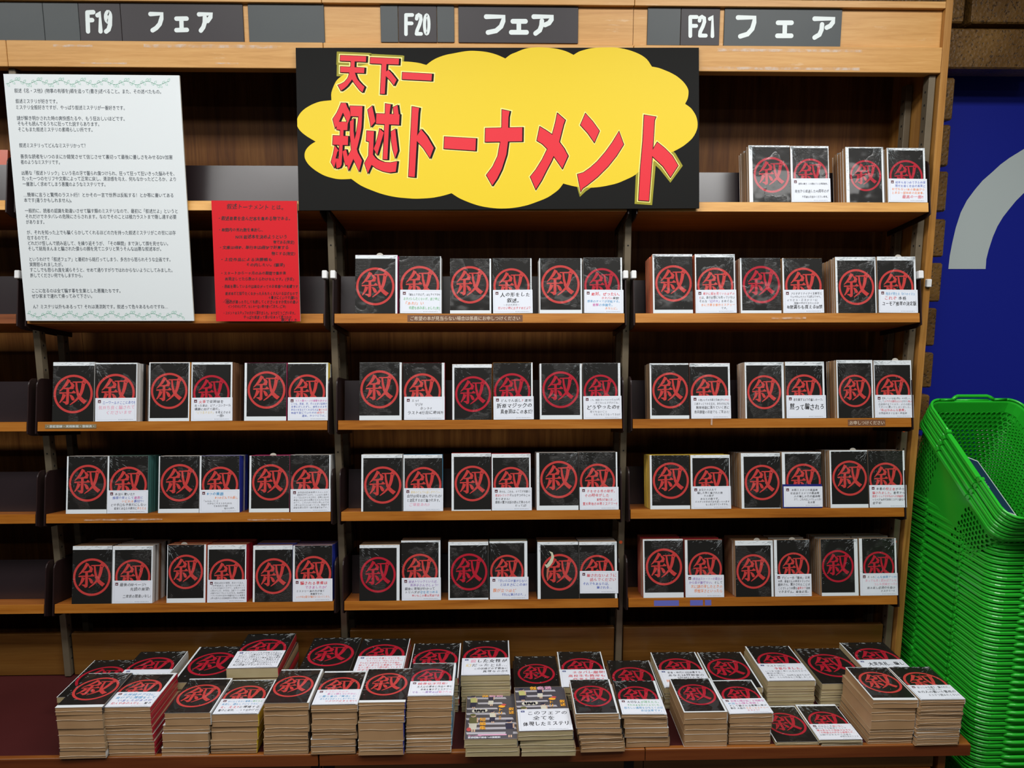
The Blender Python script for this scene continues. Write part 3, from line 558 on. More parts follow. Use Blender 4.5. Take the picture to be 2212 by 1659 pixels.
STROKES = {"F19":[0.00908,[[[0.185,1.9196],[0.1831,1.8772]],[[0.1851,1.9204],[0.1992,1.9212]],[[0.184,1.9027],[0.1952,1.9032]],[[0.2086,1.9142],[0.2145,1.9192],[0.2131,1.8775]],[[0.2386,1.9109],[0.2378,1.9063],[0.2362,1.9026],[0.2341,1.9006],[0.2319,1.9005],[0.2302,1.9026],[0.2291,1.9062],[0.229,1.9108],[0.2298,1.9154],[0.2315,1.9191],[0.2335,1.9212],[0.2357,1.9212],[0.2374,1.9192],[0.2385,1.9155],[0.2386,1.9109]],[[0.2386,1.9109],[0.2368,1.8925],[0.2327,1.8819],[0.2264,1.8772]]]],"fair19":[0.00908,[[[0.3353,1.9181],[0.3624,1.9187],[0.3609,1.9077],[0.356,1.8953],[0.3472,1.8863],[0.3379,1.8809]],[[0.3969,1.908],[0.4215,1.9085]],[[0.4088,1.9081],[0.408,1.8825]],[[0.3952,1.8817],[0.4206,1.8826]],[[0.4518,1.9183],[0.4808,1.9193],[0.4789,1.9122],[0.4717,1.9033]],[[0.4655,1.9114],[0.4645,1.8997],[0.4605,1.889],[0.454,1.8811]]]],"F20":[0.0075,[[[0.9519,1.9203],[0.951,1.8768]],[[0.9519,1.9211],[0.9674,1.9212]],[[0.9515,1.9018],[0.9655,1.9019]],[[0.9778,1.9127],[0.979,1.9191],[0.9828,1.9217],[0.9873,1.9192],[0.9883,1.911],[0.9843,1.8985],[0.9784,1.8859],[0.9767,1.8777]],[[0.9767,1.8777],[0.9881,1.8778]],[[1.0075,1.8998],[1.0072,1.893],[1.0063,1.8869],[1.005,1.8821],[1.0034,1.8789],[1.0017,1.8779],[1.0,1.8789],[0.9985,1.882],[0.9974,1.8868],[0.9967,1.8929],[0.9966,1.8997],[0.997,1.9064],[0.9978,1.9125],[0.9991,1.9173],[1.0007,1.9204],[1.0024,1.9215],[1.0041,1.9204],[1.0056,1.9174],[1.0067,1.9125],[1.0074,1.9065],[1.0075,1.8998]]]],"fair20":[0.00987,[[[1.1475,1.9188],[1.1899,1.9191],[1.1891,1.9091],[1.1838,1.8965],[1.1716,1.8864],[1.1518,1.8823]],[[1.2126,1.9086],[1.2438,1.9088]],[[1.2274,1.9087],[1.2275,1.8832]],[[1.2088,1.8831],[1.2465,1.8833]],[[1.2639,1.9197],[1.3083,1.9201],[1.3076,1.9136],[1.3016,1.9053],[1.2917,1.9009]],[[1.284,1.9099],[1.283,1.8991],[1.2788,1.8883],[1.2686,1.881]]]],"F21":[0.00799,[[[1.6499,1.9222],[1.6515,1.878]],[[1.6499,1.9222],[1.6659,1.9223]],[[1.6506,1.9015],[1.6653,1.9016]],[[1.6731,1.9138],[1.6741,1.9203],[1.6788,1.9228],[1.6845,1.9196],[1.6853,1.9111],[1.6818,1.9001],[1.6758,1.8879],[1.6752,1.879]],[[1.6752,1.879],[1.69,1.8791]],[[1.6984,1.9181],[1.7047,1.9226],[1.7065,1.878]]]],"fair21":[0.00976,[[[1.7683,1.9219],[1.8094,1.9222],[1.8091,1.9109],[1.805,1.8958],[1.7939,1.8835],[1.7759,1.8781]],[[1.8685,1.9106],[1.9024,1.9108]],[[1.8859,1.9107],[1.8866,1.8802]],[[1.8684,1.88],[1.9032,1.8803]],[[1.9592,1.9206],[2.0062,1.921],[2.0054,1.9125],[1.9994,1.9043],[1.9909,1.9002]],[[1.9787,1.9074],[1.9782,1.8952],[1.9736,1.8837],[1.9618,1.8767]]]]}
EMB = [[[-0.319,0.789],[-0.195,0.723],[-0.149,0.679],[-0.159,0.65],[-0.232,0.585],[-0.327,0.431],[-0.436,0.322],[-0.531,0.235],[-0.691,0.121],[-0.708,0.147],[-0.589,0.3],[-0.458,0.504],[-0.363,0.679]],[[-0.203,0.628],[-0.137,0.628],[-0.035,0.563],[0.038,0.49],[0.055,0.402],[0.012,0.337],[0.026,0.293],[-0.006,0.257],[-0.501,0.245],[-0.458,0.308],[-0.195,0.337],[-0.108,0.424],[-0.152,0.519]],[[-0.353,0.271],[-0.21,0.271],[-0.213,-0.429],[-0.224,-0.501],[-0.268,-0.545],[-0.363,-0.563],[-0.399,-0.501],[-0.538,-0.414],[-0.523,-0.392],[-0.353,-0.385]],[[-0.698,0.085],[-0.079,0.089],[0.016,0.191],[0.133,0.082],[0.125,0.038],[-0.698,0.009],[-0.713,0.045]],[[-0.545,0.016],[-0.36,-0.042],[-0.399,-0.152],[-0.458,-0.254],[-0.56,-0.37],[-0.662,-0.48],[-0.706,-0.45],[-0.618,-0.283],[-0.56,-0.093]],[[-0.203,-0.028],[-0.093,-0.042],[0.009,-0.122],[0.074,-0.239],[0.074,-0.297],[0.023,-0.341],[-0.05,-0.334],[-0.108,-0.239],[-0.152,-0.122]],[[-0.05,0.643],[0.417,0.657],[0.497,0.738],[0.665,0.577],[0.599,0.504],[0.548,0.585],[-0.035,0.585]],[[0.424,0.592],[0.599,0.519],[0.548,0.242],[0.483,0.038],[0.402,-0.137],[0.271,-0.283],[0.082,-0.443],[-0.144,-0.582],[-0.163,-0.552],[0.038,-0.37],[0.235,-0.144],[0.322,0.038],[0.388,0.3]],[[0.099,0.585],[0.191,0.585],[0.227,0.315],[0.3,0.038],[0.417,-0.13],[0.548,-0.254],[0.708,-0.363],[0.563,-0.516],[0.431,-0.414],[0.286,-0.268],[0.184,-0.05],[0.118,0.271]]]
ARC = [[2.594,1.3109],[2.595,1.3511],[2.5991,1.3889],[2.6065,1.4379],[2.6181,1.4846],[2.6342,1.5212],[2.6561,1.5534],[2.6782,1.5814],[2.7057,1.6065],[2.7303,1.6301],[2.756,1.6496],[2.7983,1.676],[2.866,1.6955],[2.9236,1.6999],[2.9383,1.5654],[2.8799,1.5639],[2.8369,1.5553],[2.8118,1.5441],[2.7893,1.5201],[2.7712,1.4962],[2.7531,1.4708],[2.7382,1.4424],[2.7267,1.4097],[2.7172,1.3698],[2.7125,1.3411],[2.7131,1.3109]]
BAND = [[2.73,0.8149],[3.021,0.8135],[3.0562,0.4924],[2.7595,0.4949]]
BRICKS = [[2.4773,1.7309,1.8468],[2.4764,1.6028,1.7181],[2.4794,1.475,1.5885],[2.4826,1.345,1.4539],[2.4854,1.2141,1.3276],[2.4813,1.0828,1.195],[2.4824,0.9566,1.0621],[2.4804,0.826,0.9346],[2.4826,0.696,0.8045],[2.4831,0.5669,0.6742]]
LINTEL = [1.871,1.9786,1.9933,2.1015,2.4878,2.5075]
TAPE = [[[0.102,1.8387],[0.1962,1.8437],0.041],[[0.3186,1.8387],[0.6396,1.8464],0.041],[[0.1639,1.7998],[0.275,1.8038],0.041],[[0.4876,1.8015],[0.5436,1.8051],0.041],[[1.7169,1.8397],[2.0796,1.8467],0.041],[[1.6794,1.797],[2.0756,1.8041],0.041],[[0.1014,0.6637],[0.3021,0.6683],0],[[0.521,0.6609],[0.6337,0.6649],0],[[1.8703,1.1827],[1.9594,1.1873],0],[[1.7255,0.9081],[1.7297,0.9252],0]]
STICK = {"a":[[0.9461,1.1769],[1.2365,1.1934]],"b":[[2.0868,0.9051],[2.1859,0.9219]],"c":[[0.0227,0.9061],[0.1513,0.9182]],"t1":[[1.592,0.4128],[1.6591,0.4292]],"t2":[[1.6897,0.4117],[1.7242,0.4284]],"t3":[[1.7299,0.4126],[1.7469,0.4269]]}
DOTS = [[2.2663,0.879],[2.2661,0.5669],[1.5079,0.5725]]
# ------------------------------------------------------------------ the room
def struct(name, mb, label=None):
    o = mb.build(name)
    o['kind'] = 'structure'
    if label: o['label'] = label
    return o

m_floor = plain('beige shop floor', (0.07, 0.06, 0.05), 0.5)
m_ceil = plain('white ceiling', (0.35, 0.35, 0.34), 0.9)
struct('floor', MB().box(-2.6, 4.6, -4.6, .49, FLOOR - .05, FLOOR, m_floor))
struct('ceiling', MB().box(-2.6, 4.6, -4.6, .49, CEIL, CEIL + .05, m_ceil))
m_back = plain('dark brown plaster', (0.045, 0.026, 0.014), 0.8, bump=.4, bscale=60)
struct('wall_back', MB().box(-2.6, 4.6, .49, .55, FLOOR, CEIL, M_MORTAR))

# rough brown bricks round the blue panel: each brick its own piece of the wall
wall = thing('brick_wall', None, None)
wall['kind'] = 'structure'
def brick(x0, x1, z0, z1, y=.30):
    b = MB()
    c = .005
    x0 += random.uniform(0, .002); x1 -= random.uniform(0, .002)
    b.cbox(x0, x1, y + random.uniform(0, .004), .385, z0, z1, c, M_BRICK)
    return b.build('brick', wall)
for x1, z0, z1 in BRICKS:
    brick(x1 - .235, x1, z0, z1)
zz = BRICKS[-1][1] - .128
while zz > FLOOR:
    brick(2.482 - .235, 2.482, zz, zz + .108); zz -= .13
lz = LINTEL
for i in range(6):
    brick(2.33 + i * .46 - (.2 if i == 0 else 0), 2.33 + i * .46 + .44, lz[0], lz[1], .296)
xs = lz[4]
brick(xs - .44, xs, lz[2], lz[3])
brick(xs - .90, xs - .46, lz[2], lz[3]); brick(xs - 1.36, xs - .92, lz[2], lz[3])
for i in range(5):
    brick(lz[5] + i * .46, lz[5] + i * .46 + .44, lz[2], lz[3])
for k in range(2):
    for i in range(-7, 6):
        brick(2.26 + i * .46 - k * .2, 2.26 + i * .46 + .44 - k * .2, lz[3] + .015 + k * .13, lz[3] + .123 + k * .13)
for i in range(-6, 0):   # the courses behind and above the bookcase
    brick(xs + i * .46 - .44 - .92, xs + i * .46 - .92, lz[2], lz[3])
# recessed soffit under the lintel
MB().box(2.2, 4.4, .387, .485, lz[0] + .02, CEIL, m_back).build('mortar_bed', wall)

panel = thing('blue_wall_sign', 'large deep blue wall panel with pale grey arch lettering, behind the green baskets', 'wall sign', (2.30, .457, FLOOR))
MB().box(0, 2.2, 0, .016, .25, lz[0] + .02 - FLOOR, M_BLUE).build('backing_panel', panel)
g = MB()
fr = frame((0, -.001, 0), (1, 0, 0), (0, 0, 1))
g.poly([(a - 2.30, b - FLOOR) for a, b in ARC], M_GREY, fr)
xm = max(a for a, b in ARC)
g.poly([(2 * xm - a - 2.30, b - FLOOR) for a, b in reversed(ARC)], M_GREY, fr)
g.build('grey_arch', panel)
MB().poly([(a - 2.30, b - FLOOR) for a, b in BAND], M_GREY, fr).build('grey_block', panel)

# ------------------------------------------------------------------ ceiling lamps (housings of the tube lights)
for i, (lx, ly, e) in enumerate(LAMPS):
    where = ['nearest the bookcase', 'in the middle of the aisle', 'at the back of the aisle'][i // 3]
    side = ['left', 'centre', 'right'][i % 3]
    t = thing('ceiling_lamp', f'white ceiling tube lamp {where}, {side} one', 'ceiling lamp', (lx, ly, CEIL), group='ceiling lamps over the aisle')
    b = MB()
    b.box(-.6, .6, -.18, .18, -.02, 0, M_CLIP)
    b.box(-.6, .6, -.18, -.165, -.07, -.02, M_CLIP); b.box(-.6, .6, .165, .18, -.07, -.02, M_CLIP)
    b.build('housing', t)

# ------------------------------------------------------------------ bookcase
PITCH = .76
def bay_x(k): return k * PITCH - .010
TOPZ = 1.9605
DP = ((-.05, .05), )
STOPS = {(0, -1): .055, (0, 0): .055, (0, 1): .055, (0, 2): .095, (1, -1): .06, (1, 0): .06, (1, 1): .06, (1, 2): .115,
         (2, -1): .06, (2, 0): .10, (2, 1): .065, (2, 2): .10, (3, -1): .06, (3, 0): .10, (3, 1): .08, (3, 2): .13,
         (4, -1): .065, (4, 0): .14, (4, 1): .09, (4, 2): .135}
M_TAPE = bpy.data.materials.new('old clear tape'); M_TAPE.use_nodes = True
_b = M_TAPE.node_tree.nodes['Principled BSDF']
_b.inputs['Base Color'].default_value = (.85, .80, .72, 1); _b.inputs['Alpha'].default_value = .38
_b.inputs['Roughness'].default_value = .25
_n = M_TAPE.node_tree.nodes.new('ShaderNodeTexNoise'); _n.inputs['Scale'].default_value = 60
_mr = M_TAPE.node_tree.nodes.new('ShaderNodeMapRange')
_mr.inputs['From Min'].default_value = .4; _mr.inputs['From Max'].default_value = .62
_mr.inputs['To Min'].default_value = .08; _mr.inputs['To Max'].default_value = .42
_g = M_TAPE.node_tree.nodes.new('ShaderNodeNewGeometry')
M_TAPE.node_tree.links.new(_g.outputs['Position'], _n.inputs['Vector'])
M_TAPE.node_tree.links.new(_n.outputs['Fac'], _mr.inputs['Value'])
M_TAPE.node_tree.links.new(_mr.outputs['Result'], _b.inputs['Alpha'])

def bracket_mesh(name):
    """dark steel cheek at the end of a shelf, rounded at its upper front corner"""
    r = .022
    pts = [(-.0015, -.006), (-.0015, .136 - r)]
    for i in range(1, 7):
        a = PI - i * PI / 12
        pts.append((-.0015 + r + r * math.cos(a), .136 - r + r * math.sin(a)))
    pts += [(.195, .136), (.205, .10), (.205, -.012), (.02, -.012)]
    # outline is (y, z); thickness along x
    b = MB()
    b.prism(pts, 0, .0028, M_BRKT, (V((0, 0, 0)), V((0, 1, 0)), V((0, 0, 1)), V((1, 0, 0))))
    return b.mesh(name)
ME_BR = bracket_mesh('shelf_bracket')
ME_CLIP = MB().cbox(-.0065, .0065, -.006, .012, 0, .021, .002, M_CLIP).mesh('plastic_clip')
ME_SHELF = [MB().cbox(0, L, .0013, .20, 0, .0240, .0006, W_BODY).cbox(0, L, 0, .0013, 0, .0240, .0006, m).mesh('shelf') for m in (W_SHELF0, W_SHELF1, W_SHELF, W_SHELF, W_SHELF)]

bays = {}
BAYNAME = {-1: 'F18', 0: 'F19', 1: 'F20', 2: 'F21'}
BAYLAB = {-1: 'oak bookcase bay cut off by the left edge of the photo, shelves empty',
          0: 'oak bookcase bay under the F19 sign, behind the white poster',
          1: 'oak bookcase bay under the F20 sign, behind the black and yellow banner',
          2: 'oak bookcase bay under the F21 sign, closed by the right end panel'}
for k in (-1, 0, 1, 2):
    x0, x1 = bay_x(k), bay_x(k + 1)
    t = thing('bookcase_bay', BAYLAB[k], 'bookcase', (x0, 0, ZB), group='bays of the oak bookcase')
    bays[k] = t
    wd = PITCH if k < 2 else 2.2815 - x0
    g_ = .0006
    def P(name, mb, parent=t, **kw): return mb.build(name, parent, **kw)
    P('back_panel', MB().box(g_, wd - g_, .270, .285, 0, TOPZ - ZB, W_BACK))
    P('header_board', MB().box(g_, wd - g_, .0545, .075, 1.850 - ZB, 1.946 - ZB, W_HEAD))
    P('header_beam', MB().cbox(g_, wd - g_, .041, .080, 1.7925 - ZB, 1.8535 - ZB, .0015, W_HEAD))
    P('top_rail', MB().cbox(g_, wd - g_, .041, .080, 1.9445 - ZB, TOPZ - ZB, .001, W_HEAD))
    P('top_board', MB().box(g_, wd - g_, .080, .270, 1.945 - ZB, TOPZ - ZB, W_HEAD))
    P('kick_board', MB().cbox(.012, PITCH - .012, .066, .082, .0005, .1215, .002, W_KICK))
    # uprights: front post, back post, cross bars, peg holes
    for kk in ((k, k + 1) if k == 2 else (k,)):
        px = kk * PITCH - .0105 - x0
        P('post', MB().cbox(px - .0085, px + .0085, .055, .080, .002, 1.7925 - ZB, .0015, M_POST))
        P('post', MB().cbox(px - .0085, px + .0085, .160, .185, .002, 1.7925 - ZB, .0015, M_POST))
        rg = MB()
        z = .42
        while z < 1.55:
            rg.box(px - .006, px + .006, .080, .160, z, z + .010, M_POST); z += .285
        P('cross_bar', rg)
        hl = MB()
        z = .05
        while z < 1.58:
            for sx, dx in ((-1, -.0088), (1, .0088)):
                for yy in (.068, .172):
                    fr = (V((px + dx, yy, z)), V((0, 1, 0)), V((0, 0, 1)), V((1, 0, 0)))
                    hl.add([(.0032 * math.cos(a * PI / 4), .0032 * math.sin(a * PI / 4), 0) for a in range(8)], [tuple(range(8))], M_HOLE, fr)
            z += .032
        for z in (.63, .95, 1.17):
            fr = frame((px, .0546, z), (1, 0, 0), (0, 0, 1))
            hl.add([(.0022 * math.cos(a * PI / 4), .0022 * math.sin(a * PI / 4), 0) for a in range(8)], [tuple(range(8))], M_HOLE, fr)
        P('peg_holes', hl)['kind'] = 'stuff'
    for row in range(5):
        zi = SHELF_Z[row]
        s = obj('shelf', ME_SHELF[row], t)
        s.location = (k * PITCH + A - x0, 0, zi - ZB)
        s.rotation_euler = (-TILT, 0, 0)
        a = obj('shelf_bracket', ME_BR, s); a.location = (-.0048, 0, 0)
        a = obj('shelf_bracket', ME_BR, s); a.location = (L + .0020, 0, 0)
        yy = STOPS[(row, k)]
        st = MB()
        st.box(.004, L - .004, yy, yy + .0015, .0245, .130, M_STOP)
        st.box(.004, L - .004, yy, yy + .05, .0241, .0252, M_STOP)
        st.build('stop_plate', s)
        if row == 1:
            for cx in (-.0034, L + .0034):
                c = obj('plastic_clip', ME_CLIP, s); c.location = (cx, -.002, .112)
W_OLD = wood('worn red brown shelf', (0.12, 0.035, 0.012), (0.20, 0.06, 0.02), (0.26, 0.09, 0.03), 'X', 0.9, 0.45, wear=.3)

# right end panel belongs to the F21 bay
MB().cbox(2.2815 - bay_x(2), 2.2995 - bay_x(2), .041, .300, 0, TOPZ + .004 - ZB, .001, W_PANEL).build('end_panel', bays[2])
c = obj('plastic_clip', ME_CLIP, bays[2]); c.location = (2.2905 - bay_x(2), .037, .9245 + .003)
c.location.z = 1.262 - ZB

# tape remnants
tp = {}
for (a, b, yy) in TAPE:
    k = min(2, max(0, int((a[0] + .01) // PITCH)))
    mb = MB(); n = 14
    z0, z1 = min(a[1], b[1]), max(a[1], b[1])
    vs = []
    for i in range(n + 1):
        x = a[0] + (b[0] - a[0]) * i / n
        q = random.uniform(-.0006, .0006)
        vs += [(x, z0 + q), (x, z1 + random.uniform(-.0012, .0006))]
    yo = (yy - .0006) if yy > .02 else (.0015)
    mb.add([(x, yo if yy > .02 else -.0012, z) for x, z in vs], [(2 * i, 2 * i + 2, 2 * i + 3, 2 * i + 1) for i in range(n)], M_TAPE)
    bt = bays[k]
    for i, q in enumerate(mb.v):
        mb.v[i] = (q[0] - bay_x(k), q[1], q[2] - ZB)
    mb.build('tape_strip', bt)

# notices and remnants on the shelf fronts (written on the tilted face)
def on_front(k, row, rect, name, mat, txt=None, tm=None, y=-.0004, h=None, bold=.012, th=.0004):
    (xa, za), (xb, zb_) = rect
    t = bays[k]
    zi = SHELF_Z[row]
    zl0 = .0035 if h is None else h[0]
    zl1 = .0205 if h is None else h[1]
    fr0 = (V((k * PITCH + A - bay_x(k), 0, zi - ZB)), V((1, 0, 0)), V((0, math.sin(TILT), math.cos(TILT))), V((0, -math.cos(TILT), math.sin(TILT))))
    X0 = xa - (k * PITCH + A); X1 = xb - (k * PITCH + A)
    mb = MB()
    mb.box(X0, X1, zl0, zl1, -.0002, th, mat, fr0)
    if txt:
        hh = zl1 - zl0
        text(mb, txt, fr0, X0 + (X1 - X0) * .02, zl0 + hh * .24, hh * .66, tm, th + .0002, bold, width=(X1 - X0) * .96)
    return mb.build(name, t)
M_STK = plain('brown notice tape', (0.17, 0.075, 0.035), .4)
M_STKT = plain('pale notice letters', (0.62, 0.52, 0.40), .5)
on_front(1, 1, STICK['a'], 'notice_sticker', M_STK, 'ご希望の本が見当らない場合は係員にお申しつけください', M_STKT)
on_front(2, 2, STICK['b'], 'notice_sticker', M_STK, ':お申しつけください', M_STKT)
on_front(0, 2, STICK['c'], 'metal_nameplate', plain('tarnished brass', (.42, .34, .20), .4, metal=.6), '・意匠登録・実用新案・登録済・', M_LETTER, h=(.0075, .0175), th=.0012)
m_bt = plain('blue masking tape', (.10, .11, .42), .7)
for q in ('t1', 't2', 't3'):
    on_front(2, 4, STICK[q], 'blue_tape_remnant', m_bt, h=(.003, .0175))
m_dot = plain('orange dot sticker', (.85, .12, .03), .6)
for (dx, dz) in DOTS:
    k = 2 if dx > 2 else 1
    fr = frame((dx - bay_x(k), .0545, dz - ZB), (1, 0, 0), (0, 0, 1))
    MB().add([(.0046 * math.cos(a * PI / 8), .0046 * math.sin(a * PI / 8), 0) for a in range(16)], [tuple(range(16))], m_dot, fr).build('dot_sticker', bays[k])
# worn darker shelf at the far left
for o in bays[-1].children:
    if o.name.startswith('shelf') and abs(o.location.z - (SHELF_Z[1] - ZB)) < .01:
        o.data = o.data.copy(); o.data.materials[1] = W_OLD

# ------------------------------------------------------------------ display counter under the shelves
def counter(k, x0, x1, label):
    t = thing('display_counter', label, 'counter', (x0, YB, FLOOR), group='display counters at the foot of the bookcase')
    wd = x1 - x0
    h = ZB - FLOOR
    yk = .30 - YB           # depth back to the wall side of the bookcase
    e = .03 if k == 2 else 0
    MB().cbox(.0005, wd - .0005, 0, .012, h - .030, h, .0012, W_BASE2).build('front_edging', t)
    MB().box(.0005, wd - .0005, -.0006, .0, h - .029, h - .0035, W_BASE).build('edging_face', t)
    MB().box(.0005, wd - .0005 - e, .012, yk, h - .030, h - .001, M_MAROON).build('counter_top', t)
    if e:
        MB().box(wd - e, wd - .0005, .012, yk, h - .030, h, W_BASE2).build('end_edging', t)
    r = wd - (.075 if k == 2 else 0)
    MB().box(.001, r, .020, .036, h - .070, h - .031, W_KICK).build('apron', t)
    dr = MB().cbox(.004, r - .004, .012, .030, .06, h - .072, .002, W_BASE2).build('drawer_front', t)
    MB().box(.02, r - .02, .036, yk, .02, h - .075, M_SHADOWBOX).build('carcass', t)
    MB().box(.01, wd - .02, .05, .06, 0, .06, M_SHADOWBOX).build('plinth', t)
    nt = MB()
    if k in (0, 1):
        nt.box(wd - .045 if k == 1 else wd - .002 - .02, wd - .022 if k == 1 else wd - .002, .0185, .0205, h - .075, h - .030, M_SHADOWBOX)
    if k == 1:
        nt.box(.004, .030, .0185, .0205, h - .075, h - .030, M_SHADOWBOX)
    if nt.v:
        nt.build('finger_notch', t)
    if k == 2:
        MB().cbox(wd - .062, wd - .044, .02, yk, 0, h - .030, .001, W_BASE2).build('side_panel', t)
        lb = MB()
        x = r - .066
        lb.box(x, x + .042, .0105, .0118, h - .104, h - .076, plain('pink barcode label', (.62, .42, .42), .5))
        xx = x + .007
        rb = random.Random(3)
        while xx < x + .036:
            ww = rb.choice((.0006, .001, .0016))
            lb.box(xx, xx + ww, .0101, .0105, h - .100, h - .081, M_INKK); xx += ww + rb.choice((.0006, .0011))
        lb.build('barcode_label', t)
        lb2 = MB().box(.02, .065, .0105, .0118, h - .078, h - .074, plain('worn label', (.42, .25, .16), .5)).build('paper_label', t)
    return t
X683, X1390 = 0.7556, 1.5137
CX = {-1: (-.76, -.004), 0: (-.76, .7535), 1: (.7565, 1.5135), 2: (1.5145, 2.2868)}
counter(0, *CX[0], 'red-brown display counter with empty maroon top at left, below the F19 bay')
counter(1, *CX[1], 'red-brown display counter with maroon top, below the F20 bay')
counter(2, *CX[2], 'red-brown display counter with barcode label, at the right end')

# ------------------------------------------------------------------ section signs in the header
PLAB = {'blank': 'blank dark grey sign plate at the far left of the header',
        'blank2': 'blank blue-grey sign plate right of the F19 fair plate',
        'F19': 'dark sign plate reading F19 in white rounded letters',
        'fair19': 'long dark sign plate reading フェア beside the F19 plate',
        'blank3': 'narrow blank dark plate just left of the F20 plate',
        'F20': 'dark sign plate reading F20 in white rounded letters',
        'blank4': 'narrow blank dark plate just right of the F20 plate',
        'fair20': 'long dark sign plate reading フェア beside the F20 plate',
        'blank5': 'blank grey sign plate just left of the F21 plate',
        'F21': 'dark sign plate reading F21 in white rounded letters',
        'fair21': 'long grey sign plate reading フェア widely spaced, beside the F21 plate'}
seen = 0
for n, xa, xb, za, zb_ in PLATES:
    lab = PLAB[n]
    if n == 'blank' and seen:
        lab = 'narrow blank dark grey sign plate just left of the F19 plate'
    seen += n == 'blank'
    t = thing('sign_plate', lab, 'sign', ((xa + xb) / 2, .0542, za), group='section sign plates in the header')
    wd = xb - xa - .0006
    m = M_PLATE2 if n in ('F19', 'fair19', 'F20', 'F21', 'fair20') else M_PLATE
    MB().cbox(-wd / 2, wd / 2, -.0035, 0, 0, zb_ - za, .0008, m).build('plate', t)
    if n in STROKES:
        th, S = STROKES[n]
        fr = frame((-(xa + xb) / 2, -.0038, -za), (1, 0, 0), (0, 0, 1))
        cnt = {'F19': (3, 1, 2), 'F20': (3, 2, 1), 'F21': (3, 2, 1)}.get(n, (1, 3, 2))
        q = 0
        for c_ in cnt:
            mb = MB()
            for s in S[q:q + c_]:
                ring = math.dist(s[0], s[-1]) < .0008
                mb.capsule(s[:-1] if ring else s, th * (1.0 if n == 'F20' and ring else 1.14), M_LETTER, fr, z=.00004 * q, n=18, closed=ring, lim=1.08)
                q += 1
            mb.build('letter', t)

# ------------------------------------------------------------------ banner, white poster, red poster
def board(name, label, d, th, face, edge):
    O, ux, uy = V(d['O']), V(d['ux']).normalized(), V(d['uy']).normalized()
    n = ux.cross(uy)
    t = thing(name, label, 'poster')
    t.matrix_world = Matrix((ux, n * -1, uy)).transposed().to_4x4()
    t.location = O
    # local frame: x right, y away from the viewer, z up
    b = MB()
    b.box(0, d['w'], .0004, th, 0, d['h'], edge)
    b.build('foam_board', t)
    MB().box(0, d['w'], 0, .0004, 0, d['h'], face).build('printed_sheet', t)
    return t, (V((0, 0, 0)), V((1, 0, 0)), V((0, 0, 1)), V((0, -1, 0)))

t, fr = board('banner_board', 'black banner board with yellow cloud and red Japanese tournament title, above the F20 bay', BANNER, .006, M_BNBK, M_BNBK)
def clipx(P, w_):   # keep the print on the board
    return [(min(max(a, .0005), w_ - .0005), b) for a, b in P]
MB().poly(clipx(CLOUD, BANNER['w']), M_BNYE, fr, .0006).build('yellow_cloud', t)
for ch, (i0, i1) in (('天', (0, 5)), ('下', (5, 8)), ('一', (8, 9)), ('叙', (9, 20)), ('述', (20, 27)), ('ト', (27, 29)), ('ー', (29, 30)),
                     ('ナ', (30, 32)), ('メ', (32, 34)), ('ン', (34, 36)), ('ト', (36, 38))):
    mb = MB()
    for n_, i in enumerate(range(i0, i1)):
        P_, sh = BGLYPH[i], BSHIFT[i]
        if i in HALO:
            mb.capsule(P_, .021, M_BNHALO, fr, .0002 + n_ * .00006, closed=True, lim=1.25)
            if sh > .001:
                mb.capsule([(a + sh, b) for a, b in P_], .019, M_BNHALO, fr, .00023 + n_ * .00006, closed=True, lim=1.25)
        mb.capsule(P_, .0080, M_BNRIM, fr, .0008 + n_ * .00003, closed=True, lim=1.5)
        if sh > .001:
            mb.capsule([(a + sh, b) for a, b in P_], .0078, M_BNRIM, fr, .00082 + n_ * .00003, closed=True, lim=1.5)
        mb.capsule(P_, .0028, M_BNBK, fr, .00120 + n_ * .00002, closed=True)
        for q in range(4):
            o_ = sh * (q + 1) / 4
            Q = [(a + o_, b - o_ * .15) for a, b in P_]
            mb.poly(Q, M_BNBK, fr, .00145 + (n_ * 4 + q) * .00001)
            if q == 3:
                mb.capsule(Q, .0024, M_BNBK, fr, .00190 + n_ * .00001, closed=True)
        mb.poly(P_, M_BNRD, fr, .0021 + n_ * .00002)
    mb.build('title_character', t)

t, fr = board('white_poster', 'tall white poster of printed Japanese text with green vine borders, hung at left', WHITE, .005, M_SIGNW, M_FOAM)
mb = MB()
for s_, x, y, wd in WTEXT:
    n_ = twidth(s_)
    text(mb, s_, fr, x, y - .0042, .0112, plain('dark print', (.055, .07, .09), .6), .0003, .004, width=wd)
mb.build('printed_text', t)
